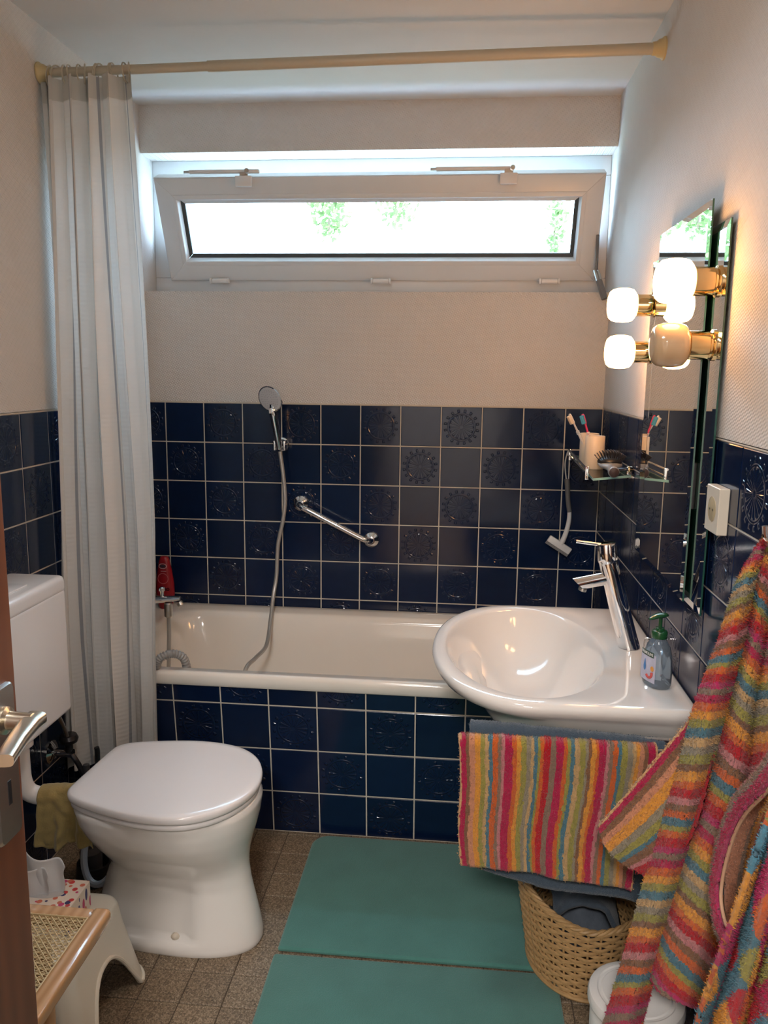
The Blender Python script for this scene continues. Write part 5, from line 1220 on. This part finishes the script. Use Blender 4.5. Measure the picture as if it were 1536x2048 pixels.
for o_, nm in ((oA, 'front_fold'), (oB, 'rear_folds'), (oF, 'corner_flap')):
    o_.parent = big; o_.location = LOC[o_.name] - hk; o_.name = nm; pile(o_, 330000, 0.0046, 0.0020, terry, len(nm))
# second striped towel: rolled edge with pale piping
s2 = thing('robe', 'striped terry robe with pale piped edge hanging behind the patchwork towel', 'robe', (1.66, -2.0, 1.2))
edge = [(1580, 1500), (1536, 1560), (1492, 1608), (1466, 1660), (1447, 1730), (1441, 1790), (1450, 1850), (1470, 1900)]
EP = crom([atx(px, py, 1.646) for px, py in edge], 14); g = G(); nv = len(EP) - 1; nu = 36
BST = stripes([(MAG, 3), (CRI, 8), (TAU, 8), (PNK, 7), (SAN, 4)])
def fnE(u, v):
    i = min(int(v * nv), nv); p = EP[i]; d = (EP[min(i + 1, nv)] - EP[max(i - 1, 0)]).normalized(); s_ = Vector((1, 0, 0)).cross(d).normalized()
    a = lerp(-0.1, 2.6, u); w = 0.013
    q_ = p + s_ * (w * math.cos(a) * 1.2) + Vector((-1, 0, 0)) * (0.013 * math.sin(a)); nz = noise.noise(Vector((u * 30, v * 60, 8))) * 0.0018
    return (q_.x - nz, q_.y, q_.z)
g.grid(fnE, nu, nv); g.col = [scol(BST, 1 - ((i % nu) + 0.5) / nu) for i in range(nu * nv)]
o_ = obj('rolled_edge', g, terry, s2, smooth=80); solid(o_, 0.006); pile(o_, 330000, 0.004, 0.0018, terry, 21)
# which side is inner: pale cord runs along the inner border
q = G(); q.tube([(lambda p, d: p + Vector((1, 0, 0)).cross(d).normalized() * -0.0155 + Vector((-0.004, 0, 0)))(EP[i], (EP[min(i + 1, nv)] - EP[max(i - 1, 0)]).normalized()) for i in range(0, nv + 1, 2)], 0.0028, 8); obj('piping', q, mat('cream_piping', (0.62, 0.38, 0.24), 0.8, bump=0.4, bscale=300), s2)
# inside of the robe seen beyond the edge
inn = [[(1580, 1490), (1540, 1562), (1500, 1612), (1474, 1662), (1456, 1730), (1450, 1790), (1458, 1850), (1478, 1905)], [(1640, 1490), (1610, 1570), (1590, 1630), (1580, 1680), (1570, 1740), (1566, 1800), (1570, 1860), (1580, 1915)]]
CI = [crom([atx(px, py, 1.672 if k == 0 else 1.70) for px, py in c], 10) for k, c in enumerate(inn)]
g = G(); nu, nv2 = 40, len(CI[0]) - 1
g.grid(lambda u, v: CI[0][min(int(v * nv2), nv2)].lerp(CI[1][min(int(v * nv2), nv2)], u) + Vector((0.012 * math.sin(u * 8), 0, 0)), nu, nv2)
IST = stripes([(SAL, 6), (TAU, 8), (BRO, 6), (YEL, 8), (ORA, 6), (BRO, 6), (SAL, 8)])
g.col = [scol(IST, ((i % nu) + 0.5) / nu) for i in range(nu * nv2)]
o_ = obj('robe_inside', g, terry, s2, smooth=80); solid(o_, 0.006); pile(o_, 250000, 0.004, 0.0018, terry, 22)
# patchwork towel with diamonds
pm, t, b = base('patchwork_terry')
uv = t.new('ShaderNodeUVMap'); uv.uv_map = 'UVMap'; sp = t.new('ShaderNodeSeparateXYZ'); t.l.new(uv.outputs[0], sp.inputs[0])
nn = t.noise(60.0, 2); jit = t.m('MULTIPLY_ADD', nn.outputs['Fac'], 0.06, -0.03)
uu = t.m('ADD', t.m('MULTIPLY', sp.outputs[0], 4.5), jit); vv = t.m('ADD', t.m('MULTIPLY', sp.outputs[1], 6.0), jit)
a1 = t.m('FLOOR', t.m('ADD', uu, vv)); a2 = t.m('FLOOR', t.m('SUBTRACT', uu, vv)); a3 = t.m('FLOOR', t.m('MULTIPLY', uu, 1.0))
cb = t.new('ShaderNodeCombineXYZ'); t.l.new(a1, cb.inputs[0]); t.l.new(a2, cb.inputs[1]); t.l.new(a3, cb.inputs[2])
wnz = t.new('ShaderNodeTexWhiteNoise', noise_dimensions='3D'); t.l.new(cb.outputs[0], wnz.inputs['Vector'])
pc_ = t.ramp(wnz.outputs['Value'], [(0.0, BLU), (0.15, LIM), (0.30, RED), (0.48, MAG), (0.60, ORA), (0.74, YEL), (0.86, (0.08, 0.26, 0.36)), (0.93, CRI)], 'CONSTANT')
fz = t.noise(190.0, 3); hs = t.new('ShaderNodeHueSaturation'); t.l.new(pc_, hs.inputs['Color']); t.l.new(t.m('MULTIPLY_ADD', fz.outputs['Fac'], 0.5, 0.75), hs.inputs['Value'])
t.l.new(hs.outputs[0], b.inputs['Base Color']); b.inputs['Roughness'].default_value = 0.95; b.inputs['Sheen Weight'].default_value = 0.3; b.inputs['Specular IOR Level'].default_value = 0.1
t.l.new(t.bump(t.noise(420.0, 4, rough=0.7).outputs['Fac'], 0.8, 0.003), b.inputs['Normal'])
colsP = [
    [(1560, 1560, 1.640), (1532, 1650, 1.625), (1498, 1745, 1.615), (1462, 1850, 1.605), (1432, 1930, 1.600), (1404, 2010, 1.595), (1378, 2100, 1.59)],
    [(1575, 1560, 1.655), (1548, 1655, 1.650), (1518, 1760, 1.640), (1484, 1865, 1.635), (1456, 1950, 1.630), (1430, 2030, 1.625), (1405, 2120, 1.62)],
    [(1590, 1560, 1.640), (1566, 1660, 1.625), (1540, 1770, 1.612), (1508, 1880, 1.602), (1484, 1965, 1.598), (1460, 2045, 1.592), (1436, 2130, 1.588)],
    [(1610, 1560, 1.655), (1590, 1665, 1.650), (1562, 1780, 1.640), (1530, 1895, 1.635), (1508, 1975, 1.630), (1486, 2060, 1.625), (1464, 2140, 1.62)],
    [(1640, 1560, 1.645), (1622, 1670, 1.630), (1600, 1790, 1.618), (1574, 1905, 1.610), (1556, 1990, 1.605), (1536, 2070, 1.600), (1518, 2150, 1.595)],
    [(1700, 1560, 1.660), (1690, 1675, 1.655), (1680, 1800, 1.650), (1665, 1915, 1.645), (1655, 2000, 1.640), (1640, 2085, 1.635), (1630, 2165, 1.63)],
]
g = G(); C = [crom([atx(px, py, x) for px, py, x in c], 10) for c in colsP]
def alongc(c, v):
    f = v * (len(c) - 1); i = min(int(f), len(c) - 2); return c[i].lerp(c[i + 1], f - i)
def fnP(u, v):
    P = [alongc(c, v) for c in C]; f = u * 5; i = min(int(f), 4); t = f - i
    a, b_, c, d = P[max(i - 1, 0)], P[i], P[i + 1], P[min(i + 2, 5)]
    p = 0.5 * ((2 * b_) + (c - a) * t + (2 * a - 5 * b_ + 4 * c - d) * t * t + (3 * b_ - a - 3 * c + d) * t ** 3)
    nz = noise.noise(Vector((u * 60, v * 70, 6))) * 0.002; return (p.x - nz, p.y - nz, p.z)
g.grid(fnP, 110, 90); pw = obj('patchwork_towel', g, pm, smooth=80); solid(pw, 0.008, 0); pile(pw, 330000, 0.0046, 0.0020, pm, 23)
tag(pw, 'patchwork diamond terry towel hanging nearest the camera on the right', 'towel')
# hook rail that carries them, just outside the picture
hr = thing('hook_rail', 'wall rail with towel hooks above the hanging towels', 'hook rail', (W, -1.93, 1.27))
q = G(); q.box(W - 0.012, W - 0.0005, -2.16, -1.82, 1.262, 1.302, 0.003); obj('rail_board', q, beech, hr)
for yy in (-1.855, -1.98, -2.10):
    q = G(); q.tube([(W - 0.010, yy, 1.285), (W - 0.03, yy, 1.275), (W - 0.05, yy, 1.25), (W - 0.06, yy, 1.252), (W - 0.063, yy, 1.268)], 0.005, 10, 0, 6); obj('hook', q, chrome, hr)

# added lamp body around the ceiling fill light (outside the picture)
cl_ = thing('ceiling_fill_lamp', 'added round fill lamp on the ceiling in the middle of the bathroom', 'lamp', (0.95, -2.30, CEIL))
q = G(); q.lathe([(0.185, 0.0), (0.19, -0.004), (0.19, -0.03), (0.18, -0.034)], (0.95, -2.30, CEIL - 0.0005), n=48); obj('fill_lamp_base', q, plast, cl_)
q = G(); q.lathe([(0.18, -0.03), (0.178, -0.05), (0.15, -0.070), (0.0, -0.080)], (0.95, -2.30, CEIL), n=48, cap=False); obj('fill_lamp_diffuser', q, emit('ceiling_fill_glow', (1.0, 0.945, 0.91), 3.0), cl_)

# ------------------------------------------------------------------ garden outside the window
lawn = G(); lawn.box(-14, 16, 0.36, 26, 0.6, 0.9); lo = obj('terrace', lawn, mat('pale_paving', (0.215, 0.235, 0.185), 0.9, var=0.2, vscale=3), None, (0, 8, 0.6)); lo['kind'] = 'structure'
leafm = bpy.data.materials.new('leaf_green'); leafm.use_nodes = True; t = NT(leafm); t.n.clear()
out = t.new('ShaderNodeOutputMaterial'); mx_ = t.new('ShaderNodeMixShader'); d_ = t.new('ShaderNodeBsdfDiffuse'); tl = t.new('ShaderNodeBsdfTranslucent'); oi = t.new('ShaderNodeTexCoord')
c_ = t.mix(t.noise(1.7).outputs['Fac'], (0.095, 0.14, 0.055), (0.12, 0.165, 0.07)); t.l.new(c_, d_.inputs[0]); t.l.new(c_, tl.inputs[0]); mx_.inputs[0].default_value = 0.4
t.l.new(d_.outputs[0], mx_.inputs[1]); t.l.new(tl.outputs[0], mx_.inputs[2]); t.l.new(mx_.outputs[0], out.inputs[0])
bark = mat('bark', (0.14, 0.10, 0.07), 0.9, bump=0.5)
def tree(x, y, zc, rx, rz, n, label, seed, big=1.0):
    rr = random.Random(seed); tr_ = thing('garden_tree', label, 'tree', (x, y, 0.9), 'trees outside the window')
    q = G(); q.tube([(x, y, 0.85), (x + 0.03, y, lerp(0.9, zc, 0.5)), (x - 0.02, y + 0.03, zc)], lambda t: 0.03 - 0.018 * t, 8, 0, 5); obj('trunk', q, bark, tr_)
    V = []; F = []
    for i in range(n):
        a, b_, c = rr.uniform(0, 2 * PI), math.acos(rr.uniform(-1, 1)), rr.uniform(0.1, 1) ** 0.5
        p = Vector((x + rx * c * math.sin(b_) * math.cos(a), y + rx * c * math.sin(b_) * math.sin(a), zc + rz * c * math.cos(b_)))
        if p.z < 0.95: continue
        e1 = Vector((rr.gauss(0, 1), rr.gauss(0, 1), rr.gauss(0, 1))).normalized(); e2 = e1.orthogonal().normalized(); l, w = rr.uniform(0.06, 0.11) * big, rr.uniform(0.022, 0.04) * big; o = len(V)
        V += [p, p + e1 * l * 0.5 + e2 * w, p + e1 * l, p + e1 * l * 0.5 - e2 * w]; F.append((o, o + 1, o + 2, o + 3))
    obj('crown', G().add(V, F), leafm, tr_, smooth=0)
tree(-0.55, 7.5, 3.55, 0.26, 0.50, 330, 'slender green tree left of the middle of the window', 3)
tree(0.28, 7.7, 3.70, 0.30, 0.42, 240, 'short leafy tree right of the middle of the window', 4)
tree(2.25, 7.4, 3.35, 0.12, 0.60, 170, 'thin green tree towards the right end of the window', 5)
tree(-4.2, 7.2, 3.6, 1.6, 1.9, 3600, 'broad green tree beyond the left end of the window', 8, 1.6)
tree(-7.8, 9.5, 4.2, 1.8, 2.6, 4200, 'tall green tree farthest left in the garden', 9, 1.8)
